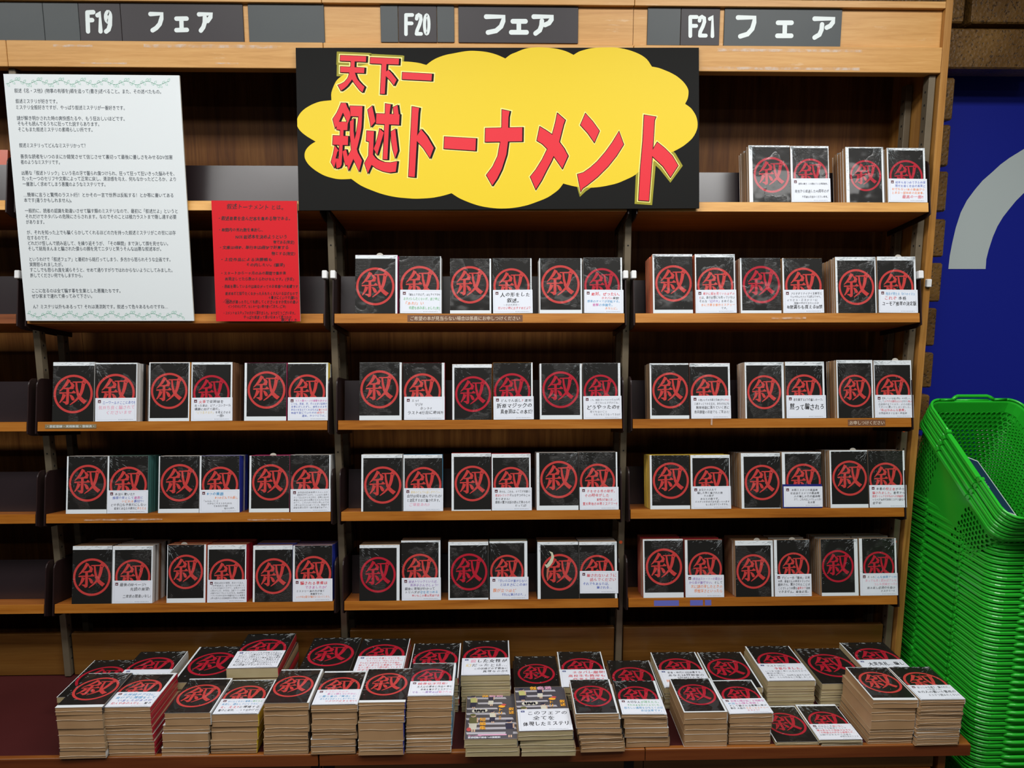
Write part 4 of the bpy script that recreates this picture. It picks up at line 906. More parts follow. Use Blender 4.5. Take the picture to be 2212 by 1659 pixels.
# vine borders
M_VINE = plain('pale green vine print', (.25, .56, .42), .6)
for y0, name in ((WHITE['h'] - .018, 'vine_border'), (.014, 'vine_border')):
    sg = -1 if y0 > .3 else 1
    mb = MB()
    W_ = WHITE['w']
    x = .004
    i = 0
    step = .0255
    while x < W_ - .030:
        y_ = y0
        pts = [(x + step * q / 8, y_ + sg * (.004 * math.cos(PI * (q / 8 + i)))) for q in range(9)]
        mb.capsule(pts, .0008, M_VINE, fr, .0003, n=4)
        for q, sd in ((1, 1), (3, -1), (5, 1), (7, -1)):
            cx, cy = pts[q]
            an = (.9 if sd > 0 else -.9) * (1 if i % 2 == 0 else -1) * sg
            lf = []
            for a in range(9):
                tt = a / 8
                lf.append((cx + (tt * .0085) * math.cos(an) - math.sin(an) * .0021 * math.sin(PI * tt), cy + (tt * .0085) * math.sin(an) + math.cos(an) * .0021 * math.sin(PI * tt)))
            lf2 = [(cx + ((1 - a / 8) * .0085) * math.cos(an) + math.sin(an) * .0021 * math.sin(PI * a / 8), cy + ((1 - a / 8) * .0085) * math.sin(an) - math.cos(an) * .0021 * math.sin(PI * a / 8)) for a in range(1, 8)]
            mb.capsule(lf + lf2, .0007, M_VINE, fr, .0003, n=4, closed=True)
        x += step; i += 1
    mb.build(name, t)

t, fr = board('red_poster', 'red poster with black handwriting, hung right of the white poster', RED, .005, M_RED, M_FOAM)
rr = random.Random(5)
mb = MB()
for i, (s_, x, y, wd) in enumerate(RTEXT):
    sz = .0145 if i == 0 else .0110 if i in (1, 3) else .0095
    text(mb, s_, fr, x, y - sz * .4, sz, M_INKK, .0003, .030 if i else .012, width=wd, hand=1, rnd=rr)
rx, ry = RRING
mb.capsule([(rx + .0062 * math.cos(a * PI / 10), ry + .0058 * math.sin(a * PI / 10)) for a in range(20)], .0009, M_INKK, fr, .0003, closed=True, n=5)
text(mb, '叙', fr, rx - .004, ry - .003, .008, M_INKK, .0003, .01)
mb.build('handwriting', t)
# ------------------------------------------------------------------ books
ORD = ['first', 'second', 'third', 'fourth', 'fifth', 'sixth', 'seventh', 'eighth', 'ninth', 'tenth', 'eleventh', 'twelfth',
       'thirteenth', 'fourteenth', 'fifteenth', 'sixteenth', 'seventeenth', 'eighteenth', 'nineteenth', 'twentieth',
       'twenty-first', 'twenty-second', 'twenty-third', 'twenty-fourth', 'twenty-fifth', 'twenty-sixth', 'twenty-seventh',
       'twenty-eighth', 'twenty-ninth', 'thirtieth', 'thirty-first', 'thirty-second', 'thirty-third', 'thirty-fourth']
M_CRIM = wrapped('crimson print under film', (0.40, 0.012, 0.028), 0.5, 0.8)
_mc = {}
def book_meshes(W, T, H, cov, page, board=None):
    board = board or cov
    key = (round(W, 3), round(T, 3), round(H, 3), cov.name, page.name, board.name)
    if key in _mc:
        return _mc[key]
    W, T, H = key[:3]
    c = .0003
    b = MB()
    b.box(-W / 2, W / 2, 0, c, 0, H, board)
    b.box(-W / 2, W / 2, T - c, T, 0, H, board)
    # spine on the right, a little rounded
    n = 5
    pts = [(W / 2 - .0012, c)] + [(W / 2 - .0012 + .0012 * math.sin(PI * i / n) + .0006, c + (T - 2 * c) * i / n) for i in range(n + 1)] + [(W / 2 - .0012, T - c)]
    b.prism(pts, 0, H, cov)
    m1 = b.mesh('cover')
    m2 = MB().box(-W / 2 + .0008, W / 2 - .0012, c, T - c, .0004, H - .0004, page).mesh('page_block')
    _mc[key] = (m1, m2)
    return _mc[key]

def emblem_mesh(m):
    b = MB()
    fr = frame((0, 0, 0), (1, 0, 0), (0, 0, 1))
    n = 48
    vs, fs = [], []
    for i in range(n):
        a = 2 * PI * i / n
        vs += [(math.cos(a), math.sin(a), 0), (.883 * math.cos(a), .883 * math.sin(a), 0)]
    fs = [(2 * i, (2 * i + 2) % (2 * n), (2 * i + 3) % (2 * n), 2 * i + 1) for i in range(n)]
    b.add(vs, fs, m, fr)
    for i, P_ in enumerate(EMB):
        b.poly(P_, m, fr, .00003 * i)
    return b.mesh('emblem')
ME_EMB = {'a': emblem_mesh(M_EMB), 'c': emblem_mesh(M_CRIM)}

def logo_mesh(col):
    b = MB()
    fr = frame((0, 0, 0), (1, 0, 0), (0, 0, 1))
    b.poly([(0, 0), (.0072, 0), (.0072, -.0072), (0, -.0072)], col, fr)
    b.poly([(.0012, -.0052), (.0060, -.0052), (.0052, -.0036), (.0044, -.0042), (.0036, -.0024), (.0026, -.0040), (.0020, -.0036)], M_CARD, fr, .0001)
    return b.mesh('shop_logo')
ME_LOGO = {'d': logo_mesh(plain('dark red logo', (.10, .02, .03), .5)), 'b': logo_mesh(plain('blue logo', (.04, .06, .22), .5))}

def card(book, W, Hc, cx, z0, yf, lines, logo, seed, bold=.014):
    rr = random.Random(seed)
    c = obj('comment_card', MB().box(-W / 2, W / 2, -.0005, 0, 0, Hc, M_CARD).mesh('comment_card'), book)
    c.location = (cx, yf, z0)
    c.rotation_euler = (0, math.radians(rr.uniform(-.5, .5)), 0)
    lg = obj('shop_logo', ME_LOGO[logo], c)
    s_ = W / .100
    lg.location = (-W / 2 + .0065 * s_, -.0006, Hc - .0050 * s_)
    lg.scale = (s_, 1, s_ * (.75 if W > .11 else 1))
    mb = MB()
    fr = frame((0, -.0006, 0), (1, 0, 0), (0, 0, 1))
    # thin printed frame and shop line
    e = .0042 * s_
    x0, x1, y0, y1 = -W / 2 + e, W / 2 - e, e * .9, Hc - e * .8
    mg = plain('frame print', (.50, .55, .60), .6)
    for (ax, ay, bx, by) in ((x0, y0, x0, y1), (x1, y0, x1, y1), (x0, y1, x1, y1), (x0, y0, W * .02, y0)):
        t_ = .00022 * s_
        mb.add([(min(ax, bx) - t_, min(ay, by) - t_, 0), (max(ax, bx) + t_, min(ay, by) - t_, 0), (max(ax, bx) + t_, max(ay, by) + t_, 0), (min(ax, bx) - t_, max(ay, by) + t_, 0)], [(0, 1, 2, 3)], mg, fr)
    text(mb, 'BOOKS KINOKUNIYA', fr, W * .06, y0 - .0008 * s_, .0028 * s_, plain('shop line print', (.22, .24, .28), .6), 0, .0, width=W * .36)
    av = Hc - .013 * s_
    tot = sum(l[0] for l in lines)
    y = Hc - .0055 * s_
    for i, (wt, ind, runs) in enumerate(lines):
        lh = av * wt / tot
        size = lh * .86
        lx = -W / 2 + (.0075 + .010 * (i == 0) * 1.0) * s_ + ind * W * .09
        tw = sum(twidth(r[1]) for r in runs)
        avw = W / 2 - .004 * s_ - lx
        xs = 1.0
        if tw * size > avw:
            q = avw / (tw * size)
            xs = max(q, .72); size *= q / xs
        y -= lh
        x = lx
        for colr, s in runs:
            x = text(mb, s, fr, x, y + lh * .22, size, INK[colr], 0, bold if wt < 1.35 else .03, hand=1.0, rnd=rr, xs=xs)
    mb.build('handwriting', c)
    return c

def lines_of(spec):
    out = []
    for l in spec:
        wt, ind, body = l.split(';', 2)
        out.append((float(wt), float(ind), [(q[0], q[2:]) for q in body.split('|')]))
    return out

def put_book(label, loc, rot, W, T, H, cov, page=P_TAN, group=None, name='paperback_book', board=None):
    t = thing(name, label, 'book', loc, rot, group)
    m1, m2 = book_meshes(W, T, H, COVER[cov], page, COVER[board] if board else None)
    obj('cover', m1, t)
    obj('page_block', m2, t)
    return t

def dress(t, W, T, H, mg, em='a', dcx=0.0, skew=0.0):
    """white paper slip with the black print and the circled character"""
    l, tp_, r, bt = (v * .001 for v in mg)
    s = MB()
    s.box(-W / 2 + .0001, W / 2 - .0001, -.0004, 0, .0003, H - .0002, M_WHITE)
    x0, x1, z0, z1 = -W / 2 + .0001 + l, W / 2 - .0001 - r, .0003 + bt, H - .0002 - tp_
    s.box(x0, x1, -.0006, -.0004, z0, z1, M_BLK)
    sh = s.build('cover_slip', t)
    D_ = min((x1 - x0) * .955, .0985 if W < .115 else .119) / 2
    e = obj('emblem', ME_EMB[em], sh)
    e.location = ((x0 + x1) / 2 + dcx, -.0008, (z0 + z1) / 2 - .001)
    e.scale = (D_, 1, D_)
    e.rotation_euler = (0, math.radians(skew), 0)
    return sh

M_FILM = plain('crinkled clear film', (0.55, 0.60, 0.62), 0.12, spec=.9, coat=.6)  # whitish base colour paints the lamp glints on the clear folds
def crease_mesh(seed, dens):
    """fine raised folds of the shrink film, fanning from the upper corners; drawn for a face 0.105 x 0.148"""
    rz = random.Random(seed)
    b = MB()
    def fold(x, z, ang, ln, wd):
        n = 3
        P_ = []
        for i in range(n + 1):
            P_.append((x, z)); x += math.cos(ang) * ln / n; z += math.sin(ang) * ln / n; ang += rz.uniform(-.18, .18)
        vs, fs = [], []
        for i, (px, pz) in enumerate(P_):
            k = wd * (1 - abs(2 * i / n - 1) * .8)
            dx, dz = -math.sin(ang) * k, math.cos(ang) * k
            vs += [(px - dx, 0, pz - dz), (px, -.00035, pz), (px + dx, 0, pz + dz)]
        for i in range(n):
            fs += [(3 * i, 3 * i + 1, 3 * i + 4, 3 * i + 3), (3 * i + 1, 3 * i + 2, 3 * i + 5, 3 * i + 4)]
        if all(abs(v[0]) < .0523 and .0005 < v[2] < .1478 for v in vs):
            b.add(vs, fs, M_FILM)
    corner = rz.choice((-1, 1, 1))
    for q in range(int(46 * dens)):      # the fan
        a = rz.uniform(.08, 1.35)
        d = abs(rz.gauss(.012, .016))
        x = corner * (.052 - d * math.cos(a)); z = .147 - d * math.sin(a) * 1.2
        fold(x, z, (PI + a if corner > 0 else -a) , rz.uniform(.002, .010), rz.uniform(.00010, .00028))
    for q in range(int(26 * dens)):      # along the top edge
        x = rz.uniform(-.05, .05); fold(x, .147 - abs(rz.gauss(0, .003)), rz.uniform(-.4, .4), rz.uniform(.002, .009), rz.uniform(.0001, .00028))
    for q in range(int(20 * dens)):      # along one side
        z = rz.uniform(.03, .14); fold(-corner * (.0515 - abs(rz.gauss(0, .003))), z, rz.uniform(-.5, .5), rz.uniform(.001, .004), rz.uniform(.0001, .0002))
    cx, cz = rz.uniform(-.03, .03), rz.uniform(.03, .12)
    for q in range(int(14 * dens)):      # a loose buckle somewhere
        fold(cx + rz.gauss(0, .010), cz + rz.gauss(0, .014), rz.uniform(.2, 2.2), rz.uniform(.001, .007), rz.uniform(.00008, .0002))
    return b.mesh('film_creases')
CREASE = {d: [crease_mesh(40 + i + int(d * 10), d) for i in range(7)] for d in (2.2, 1.3, .7, .4)}  # higher densities give the brightly lit upper rows more painted glints
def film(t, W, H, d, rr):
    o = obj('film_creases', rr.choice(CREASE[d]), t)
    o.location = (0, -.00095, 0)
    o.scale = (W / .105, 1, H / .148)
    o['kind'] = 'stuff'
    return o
def film_tab(t, x, H, r=.0085):
    b = MB()
    b.add([(x + r * math.cos(a * PI / 10), .004, H + r * .75 * math.sin(a * PI / 10)) for a in range(11)] + [(x + r * math.cos(a * PI / 10), .0043, H + r * .75 * math.sin(a * PI / 10)) for a in range(11)],
          [tuple(range(11)), tuple(reversed(range(11, 22)))] + [(i, i + 11, i + 12, i + 1) for i in range(10)], plain('milky film tab', (.45, .43, .38), .3, coat=.5))
    b.build('film_tab', t)

# (margins l,t,r,b in mm), cover colour, copies behind, thickness, emblem tone, card spec
SHELFBOOKS = {
 (0, 2): [((9, 4, 0, 0), 'w', 5, .013, 'c', None), ((5, 5, 2, 0), 'o', 5, .013, 'c', ['1;0;k:是枝の裏方、いま敗れていた最高傑作。', '.5;0;k: ', '1;0;k:発売から経過した60周年のが', '1;2;k:不思議なお読みください感覚。']),
          ((8, 3, 5, 0), 'w', 4, .014, 'c', None), ((3, 6, 5, 0), 'w', 4, .014, 'c', ['1;0;b:何年も見つめてきた作家', '1;1;b:現代を描く社会の真実と', '1;0;o:何でもない1本の動画から', '1;0;o:とある一部始終の出来事。', '1.3;3;r:最高の一冊!!'])],
 (1, 1): [((0, 9, 5, 0), 'm', 1, .016, 'a', None), ((0, 0, 2, 0), 'w', 2, .014, 'a', ['1;0;k:「棟もとりまえず」はヒサイチか?!', '1;0;n:ネタバレしたくないが、読了時に', '1;0;o:「あれ?」い', '1;1.5;n:何度も読み返しました(笑)']),
          ((0, 0, 4, 8), 'w', 1, .014, 'a', None), ((0, 0, 3, 0), 'w', 1, .014, 'a', ['1.5;0;k:人の形をした', '1.5;3;k:叙述。', '.7;2;g:〜その代表作〜', '1;.5;r:狂いたい時におすすめだよ♡']),
          ((2, 0, 3, 9), 'w', 2, .014, 'a', None), ((0, 0, 4, 0), 'w', 2, .013, 'c', ['1.4;0;r:絶対、ぜったい、', '1;4;r:ネタバレ|k:厳禁!', '1;0;c:想像のすべてが逆転する。', '1.1;1.5;m:衝撃|c:の体験を。', '1;5;o:あなたに。'])],
 (1, 2): [((4, 6, 0, 9), 'h', 6, .012, 'a', None), ((3, 8, 3, 0), 'h', 6, .012, 'a', ['1;0;r:確かに殺を見ていたはずの', '1;0;r:女|k:は、誰の記憶にも残っていない', '1;0;k:それな|p:「幻の女」|k:をめぐる、', '1;.5;o:手に汗握る傑作ミステリー', '.8;6;k:です。']),
          ((4, 0, 0, 7), 'w', 3, .012, 'c', None), ((4, 0, 0, 0), 'o', 3, .012, 'a', ['1;0;k:プロすぎてグイグイ主観写と', '1;1;k:てんやわんやバイブル的コワザワ。', '1;0;k:イヤミス・ミステリーに', '.8;2;k:地獄の中が行きたいのか', '1.6;0;k:18禁満ちも買える18禁']),
          ((5, 9, 3, 0), 'w', 6, .012, 'a', None), ((0, 10, 5, 0), 'w', 5, .012, 'a', ['1;0;c:残念が覚たる「8つのイミ?」', '1.2;.7;r:これぞ|k: 本格', '1.4;0;k:ユーモア推理の決定版', '.8;0;i: '])],
 (2, 0): [((0, 9, 0, 0), 'w', 4, .013, 'a', None), ((0, 3, 2, 0), 'w', 5, .012, 'a', ['1;0;b:乙一ワールドここにあり!!', '1;0;i:気持ち良く騙されて', '1;2;i:くださいませ', '.6;0;i: ']),
          ((3, 2, 3, 8), 'o', 4, .013, 'a', None), ((3, 6, 4, 0), 'n', 6, .012, 'c', ['1.2;0;r:火事|k:で従姉妹を', '1;0;k:失った遥は、ピアノコンクール', '1;0;k:優勝に向けて励む。', '1;0;y:「どう生きるか」|k:を考えさせる', '1;6;k:一冊!!']),
          ((6, 0, 0, 11), 'm', 2, .013, 'a', None), ((0, 3, 5, 0), 'y', 2, .013, 'a', ['1;0;m:ラスト数ページの衝撃を許すな!', '1;0;b:いつも、若者、恋、そんな甘い話題か', '1;0;b:見事にだしたずし、感性のままを', '1;0;b:あなたを支えてくれるものは|r:騙される', '1;0;b:物語を信じていたのは|r:成功で…', '1;3;b:違和、みつつどうだ。'])],
 (2, 1): [((0, 0, 5, 12), 'w', 1, .014, 'a', None), ((0, 0, 7, 0), 'r', 1, .014, 'a', ['1.1;0;k:エッ!', '1.1;2;k:マジ!!', '1.1;3.5;k:ホント!?', '1.3;0;k:ラスト4行目に絶叫!!!', '.5;0;k: ']),
          ((5, 9, 0, 0), 'o', 1, .012, 'c', None), ((0, 0, 4, 0), 'o', 1, .013, 'c', ['1.1;0;k:どんでん返し|r:7|k: 連発!', '1.6;0;k:折原マジックの', '1.6;1;k:真骨頂はこの本だ!', '.4;0;k: ']),
          ((4, 0, 5, 11), 'w', 2, .013, 'c', None), ((0, 0, 6, 0), 'w', 2, .013, 'c', ['.9;0;g:これ、映画になってるんですよ(小声)', '.8;2;g:…見てないんですけどね。', '1.6;0;k:どうやったの!?', '.8;1;g:見てもないこと', '.8;2;g:それでもどうなってるの!?'])],
 (2, 2): [((4, 4, 0, 9), 'k', 4, .012, 'a', None), ((0, 9, 5, 0), 'r', 3, .012, 'a', ['1;0;k:心地いいその文章と文章だから|r:ゆえ!', '1;0;k:三度ひっくりかえる文、あれそれにも', '1;.5;k:無限地獄に落ちていく男に', '1.2;0;k:筒井康隆|g:の前衛でも ご覧あれ!', '.3;0;k: ']),
          ((4, 8, 6, 0), 'w', 4, .012, 'a', None), ((0, 10, 5, 0), 'w', 3, .012, 'a', ['1;0;k:君を解する3つの騙しの一つ。', '2.2;0;k:黙って騙されろ', '.8;0;k: ']),
          ((3, 8, 4, 0), 'w', 4, .012, 'a', None), ((2, 12, 3, 0), 'w', 3, .012, 'a', ['1;0;g:登場している登場人物は、みな怪しい。', '1.1;0;g:そして|r:よすぎる真犯人たち|g:がまた|r:怖い', '1;0;g:名探偵の言うとおり、よその話に', '1;0;g:うまい!と驚いてしまいました。', '1.2;0;r:「私以外みんな悪魔」', '1;0;g:世界崩壊までを描く群像劇'])],
 (3, 0): [((4, 0, 0, 11), 'w', 3, .013, 'a', None), ((4, 0, 0, 0), 't', 5, .013, 'a', ['1;0;k:本当に驚いた!!', '1;.5;b:推理小説として|m:最高|b:に', '1;3;o:シビれる|b:裏切り!', '1;0;k:どの手口も予想だにしない', '1;1;k:結末にあなたは絶対に|o:ありえる']),
          ((3, 0, 0, 11), 'w', 3, .013, 'a', None), ((4, 0, 0, 0), 'b', 5, .012, 'a', ['1.7;0;c:8|c:つの難題', '1.4;3.4;o:8|o:つのどんでん返し', '1;0;k:「ムムム…?」と', '1;1.3;k:だからこそそうきたか!!と', '1;3;k:であなたを8回', '.9;6;k:唸らせます。']),
          ((5, 0, 0, 10), 'm', 4, .013, 'a', None), ((0, 0, 3, 0), 'w', 4, .013, 'a', ['1;0;g:本作品は日本推理サスペンスの', '1;1;g:異端児が作り上げた、こんなひと味違う', '1;0;g:そして主人公がさまざまな、伏線に追われ', '1;0;g:最後にはと言える事だらけの人になる', '1;0;g:かつて、この人がいちばん怖いのでは', '1;0;g:と思うほどに心に迫ってくる。最後まで', '1;0;g:読者を振り回す一冊の見事な本です。'])],
 (3, 1): [((5, 9, 0, 0), 'w', 2, .013, 'a', None), ((3, 9, 0, 0), 's', 2, .013, 'a', ['1;0;y:最後のどんでん返しがすごい。', '1.15;0;k:自分は何を読んでいたの?', '1.15;0;k:と混乱するほど騙されます。', '1.2;.6;i:ご堪能あれ!!', '.3;0;k: ']),
          ((6, 9, 0, 3), 'r', 3, .013, 'a', None), ((3, 10, 4, 0), 'r', 3, .013, 'a', ['1;0;k:あれも、これも、すべてが伏線に!', '1.1;0;r:叙述トリック?|k:そんなやつのもじゃ', '.9;0;k:ありません!', '1;0;k:最後の驚きは話の読んだ後のもの', '.9;5.5;k:だってば!']),
          ((7, 0, 0, 12), 'w', 4, .014, 'a', None), ((0, 0, 4, 0), 'g', 4, .013, 'a', ['1;0;r:子を守る母の秘密。', '1;.5;r:その時母がした', '1;4;r:驚愕の行動とは…。', '1;0;r:驚天動地の本格ミステリー!!', '.2;0;k: '])],
 (3, 2): [((5, 0, 0, 10), 'y', 5, .013, 'a', None), ((5, 8, 2, 0), 'y', 4, .012, 'a', ['1;0;k:あなたの人生で', '1;.7;k:騙した数と騙された数', '1;2.5;k:その差が', '1;1.5;k:あなたの数です。', '.9;0;k:ミステリのまま人生を送っています', '.9;3;k:もし良さがでていますね。']),
          ((7, 9, 0, 2), 'g', 7, .013, 'a', None), ((8, 4, 0, 0), 'g', 6, .013, 'a', ['1;0;k: 本格ミステリの最高峰', '1;1;k:社会派ミステリの最高峰', '1;2;k:人の騙しかたの最高峰', '1;2;k:さて、これが正しいでしょうか?', '.9;6;k:乱歩賞']),
          ((4, 3, 0, 10), 'g', 6, .013, 'a', None), ((0, 0, 5, 0), 'n', 6, .013, 'a', ['1.2;0;k:本書の|r:校正者|k:がみた', '1.1;0;r:騙されました。|k:著者から', '1;0;r:叙述トリックそのものへの挑戦状|k:と', '1;0;k:いうべき\'80年代本格ミステリ第1位の', '1;0;k:金字塔!'])],
 (4, 0): [((0, 10, 0, 0), 'k', 8, .013, 'a', None), ((6, 10, 3, 0), 'w', 8, .013, 'a', ['1;0;k:最後の10ページ!', '1;4;k:先読の展望!', '.6;0;k: ', '1;2;k:二度読の間違いなし!', '.4;0;k: ']),
          ((2, 0, 5, 12), 'h', 6, .013, 'a', None), ((3, 12, 3, 0), 'r', 6, .013, 'a', ['1;0;g:昭和30年代の貧困、炎分いた五人。', '1;0;g:「30年叙述王」言われた人も懐こに', '1;0;g:とてもな大衆のミステリ。主役がひよう', '1;0;g:と思わずとぶと、手が出る。上級コーナーの真髄', '1;0;g:が味わえるとでもいいものがある。本格推理の', '1;0;g:トラウマの中の名作の短編作品でいい裏書目', '1;0;g:2冊も読ませる短編連作の連城には脱帽!']),
          ((5, 11, 0, 0), 'b', 6, .013, 'a', None), ((5, 0, 0, 0), 'b', 5, .013, 'a', ['1.5;0;r:騙される準備は', '1.3;2.5;m:できましたか?', '1;0;k:ミステリー通の方が強く', '.9;4;k:推薦作です。', '1;0;o:いう今年の看方が騙せなくなってしまう。'])],
 (4, 1): [((0, 8, 8, 0), 'k', 4, .013, 'c', None), ((0, 5, 5, 0), 'k', 3, .013, 'a', ['1;0;p:叙述トリックといえば、', '1;1.5;p:我孫子さんでしょう!', '1;0;k:最後に意味がわかって', '1;0;k:トリハダが|c:空を見つめる', '.9;2;r:怖いもこの書は見届けは']),
          ((4, 9, 0, 5), 'w', 2, .013, 'c', None), ((0, 5, 8, 0), 't', 2, .013, 'a', ['1.1;0;b:「空いた口が塞がらない', '1.1;2;b:とはまさにこの本!!', '.5;0;k: ', '1.3;0;o:腹が立つほど', '1;2.5;b:すれいに騙されます。」']),
          ((8, 8, 0, 0), 'k', 5, .013, 'a', None), ((0, 8, 6, 0), 'w', 5, .013, 'a', ['1.2;0;r:騙されないように', '1.2;2;r:読んでください', '1;0;b:それでもあなたは、', '1;4;b:騙される…', '.3;0;k: '])],
 (4, 2): [((4, 4, 0, 14), 'r', 5, .013, 'a', None), ((7, 0, 0, 0), 'r', 4, .013, 'a', ['1;0;p:1度目はストーリーの面白さ', '1;0;p:から目が離せない。|k:そして', '1.2;.5;o:次に謎の溶したときの', '1.2;1.5;o:感慨深さといったら', '.3;0;k: ']),
          ((0, 13, 6, 0), 'n', 6, .013, 'a', None), ((8, 0, 0, 0), 'g', 5, .013, 'a', ['1.1;0;k:デビュー作『慟哭』以来', '1;0;k:何度、著者さんの叙述トリックに', '1.1;0;k:翻弄され、驚かされたことは', '1.1;0;k:ことでしょう本書も|r:最後まで|k:油断', '1.1;0;k:できません。最後必見。']),
          ((0, 0, 10, 9), 'g', 6, .013, 'c', None), ((8, 0, 5, 0), 'g', 6, .013, 'c', ['1;0;k:えっ?!|c:こんな展開アリ?!?!', '1.1;.5;i:あっでも良く読めばアレも', '1.1;3;i:コレも伏線だった!!', '1;1;k:読み返し必須の仕掛け', '.9;5;k:ミステリー!!'])]}
SHN = ['top', 'second', 'third', 'fourth', 'fifth']
BYN = ['left', 'centre', 'right']
PRN = ['left', 'middle', 'right']
INKN = {'k': 'black', 'g': 'grey', 'r': 'red', 'o': 'orange', 'b': 'blue', 'c': 'sky-blue', 'm': 'magenta', 'p': 'purple', 'i': 'pink', 'n': 'green', 'y': 'yellow'}
def card_words(spec):
    seen_ = []
    for l in spec:
        for q in l.split(';', 2)[2].split('|'):
            if q[2:].strip() and INKN[q[0]] not in seen_:
                seen_.append(INKN[q[0]])
    if len(seen_) == 1: return seen_[0] + '-ink card'
    return seen_[0] + ' and ' + seen_[1] + ' card'

rest = MB()                      # the copies least seen, past the limit for single ones
n_single = 0
for (row, k), L_ in SHELFBOOKS.items():
    P_ = FRONT[f'{row},{k}']
    zi = SHELF_Z[row]
    ct, st = math.cos(TILT), math.sin(TILT)
    def at_depth(d, up=0.0):     # a point on the tilted shelf, d metres behind its front edge
        z = .0242 + up
        return (d * ct + z * st, zi + z * ct - d * st)
    for i, ((mg, cv, nb, T, em, spec), (x, Wb, Hb)) in enumerate(zip(L_, P_)):
        Wb = round(Wb - .0004, 3); Hb = round(Hb, 3)
        pair = PRN[(i + (1 if k == 2 and row == 0 else 0) * 2) // 2]
        where = f'{pair} pair, {SHN[row]} shelf, {BYN[k]} bay'
        y, z = at_depth(.0012)
        lab = (f'paperback with {card_words(spec)}, ' if spec else 'paperback showing the full red circled emblem, ') + where
        t = put_book(lab, (x, y, z), (-TILT, 0, 0), Wb, T, Hb, cv, group='face-out paperbacks on the bookcase shelves')
        dress(t, Wb, T, Hb, mg, em, skew=random.uniform(-.6, .6))
        rq = random.Random(row * 77 + k * 13 + i)
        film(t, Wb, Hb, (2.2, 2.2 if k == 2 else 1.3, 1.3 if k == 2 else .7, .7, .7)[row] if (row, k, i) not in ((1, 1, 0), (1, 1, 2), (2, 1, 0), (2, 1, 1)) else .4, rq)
        if (row, k, i) in ((1, 1, 0), (1, 2, 5), (2, 2, 5), (3, 2, 4), (4, 2, 2), (4, 2, 3), (3, 0, 4), (4, 0, 2)):
            film_tab(t, rq.uniform(-.01, .015), Hb)
        if (row, k, i) == (4, 1, 4):     # torn print: a pale hooked shape showing through
            cl = MB()
            P1 = [(-.024, .128), (-.014, .124), (-.010, .112), (-.014, .098), (-.021, .088), (-.030, .082), (-.036, .092), (-.030, .092), (-.024, .100), (-.018, .110), (-.018, .119)]
            cl.poly(P1, plain('pale horn print', (.52, .55, .40), .4), frame((0, -.00105, 0), (1, 0, 0), (0, 0, 1)))
            cl.poly([(-.030, .080), (-.022, .086), (-.026, .066), (-.028, .048), (-.031, .060)], plain('rust print', (.45, .12, .08), .4), frame((0, -.00105, 0), (1, 0, 0), (0, 0, 1)))
            cl.build('printed_motif', t)
        if spec:
            zc = .0006; cx = .0018
            if (row, k, i) == (4, 1, 5): zc = .014
            if (row, k, i) == (3, 2, 3):
                nb_ = MB().box(-Wb / 2, Wb / 2, -.0011, -.0006, .001, .064, plain('navy band print', (.015, .02, .16), .3, coat=.8)).build('obi_band', t)
                zc = .004
            card(t, min(Wb + .001, .104), .0595 if (row, k, i) != (3, 2, 3) else .054, cx, zc, -.0012, lines_of(spec), 'd', row * 100 + k * 10 + i)
        # the copies queued behind the front one
        vis = (x > 1.25 and i % 2 == 0) or (x < .95 and i % 2 == 1)
        d = .0012 + T + .0006
        who = 'carded' if spec else 'uncarded'
        lim = STOPS[(row, k)] - .002
        for q in range(nb):
            T2 = max(.009, T + random.choice((-.002, -.001, 0, 0, .001)))
            if d + T2 > lim: break
            dx = random.uniform(-.0008, .0008)
            y, z = at_depth(d)
            single = (vis or row == 4 and q < 3) and n_single < 108
            H2 = Hb - random.choice((0, 0, .001, .002)) - (.004 if k == 2 and row in (0, 4) and q < 2 else 0)
            cv2 = cv if random.random() < (.45 if cv == 'w' else .85) else random.choice('wkgn')
            if single:
                n_single += 1
                put_book(f'{ORD[q]} paperback behind the {who} front copy, {where}', (x + dx, y, z), (-TILT, 0, 0), Wb, T2, H2, cv2, group='paperbacks queued behind the front copies')
            else:
                m1, m2 = book_meshes(Wb, T2, H2, COVER[cv2], P_TAN)
                M_ = Matrix.Translation((x + dx, y, z)) @ Matrix.Rotation(-TILT, 4, 'X')
                for me in (m1, m2):
                    ms = list(me.materials)
                    o_ = len(rest.v)
                    rest.v += [(M_ @ v.co)[:] for v in me.vertices]
                    for p_ in me.polygons:
                        rest.f.append(tuple(o_ + a for a in p_.vertices)); rest.mi.append(rest.mat(ms[p_.material_index]))
            d += T2 + .0006
r_ = rest.build('paperback_backlog')
tag(r_, 'paperbacks packed behind the front copies, hardly seen, on all the shelves', 'books', kind='stuff')

# a book left behind the plate of the far-left bay
put_book('red-edged book behind the steel plate, top shelf, cut by the left photo edge', (-.125, .083, 1.4499 + .0236 - .0125), (-TILT, 0, 0), .105, .014, .150, 'h')

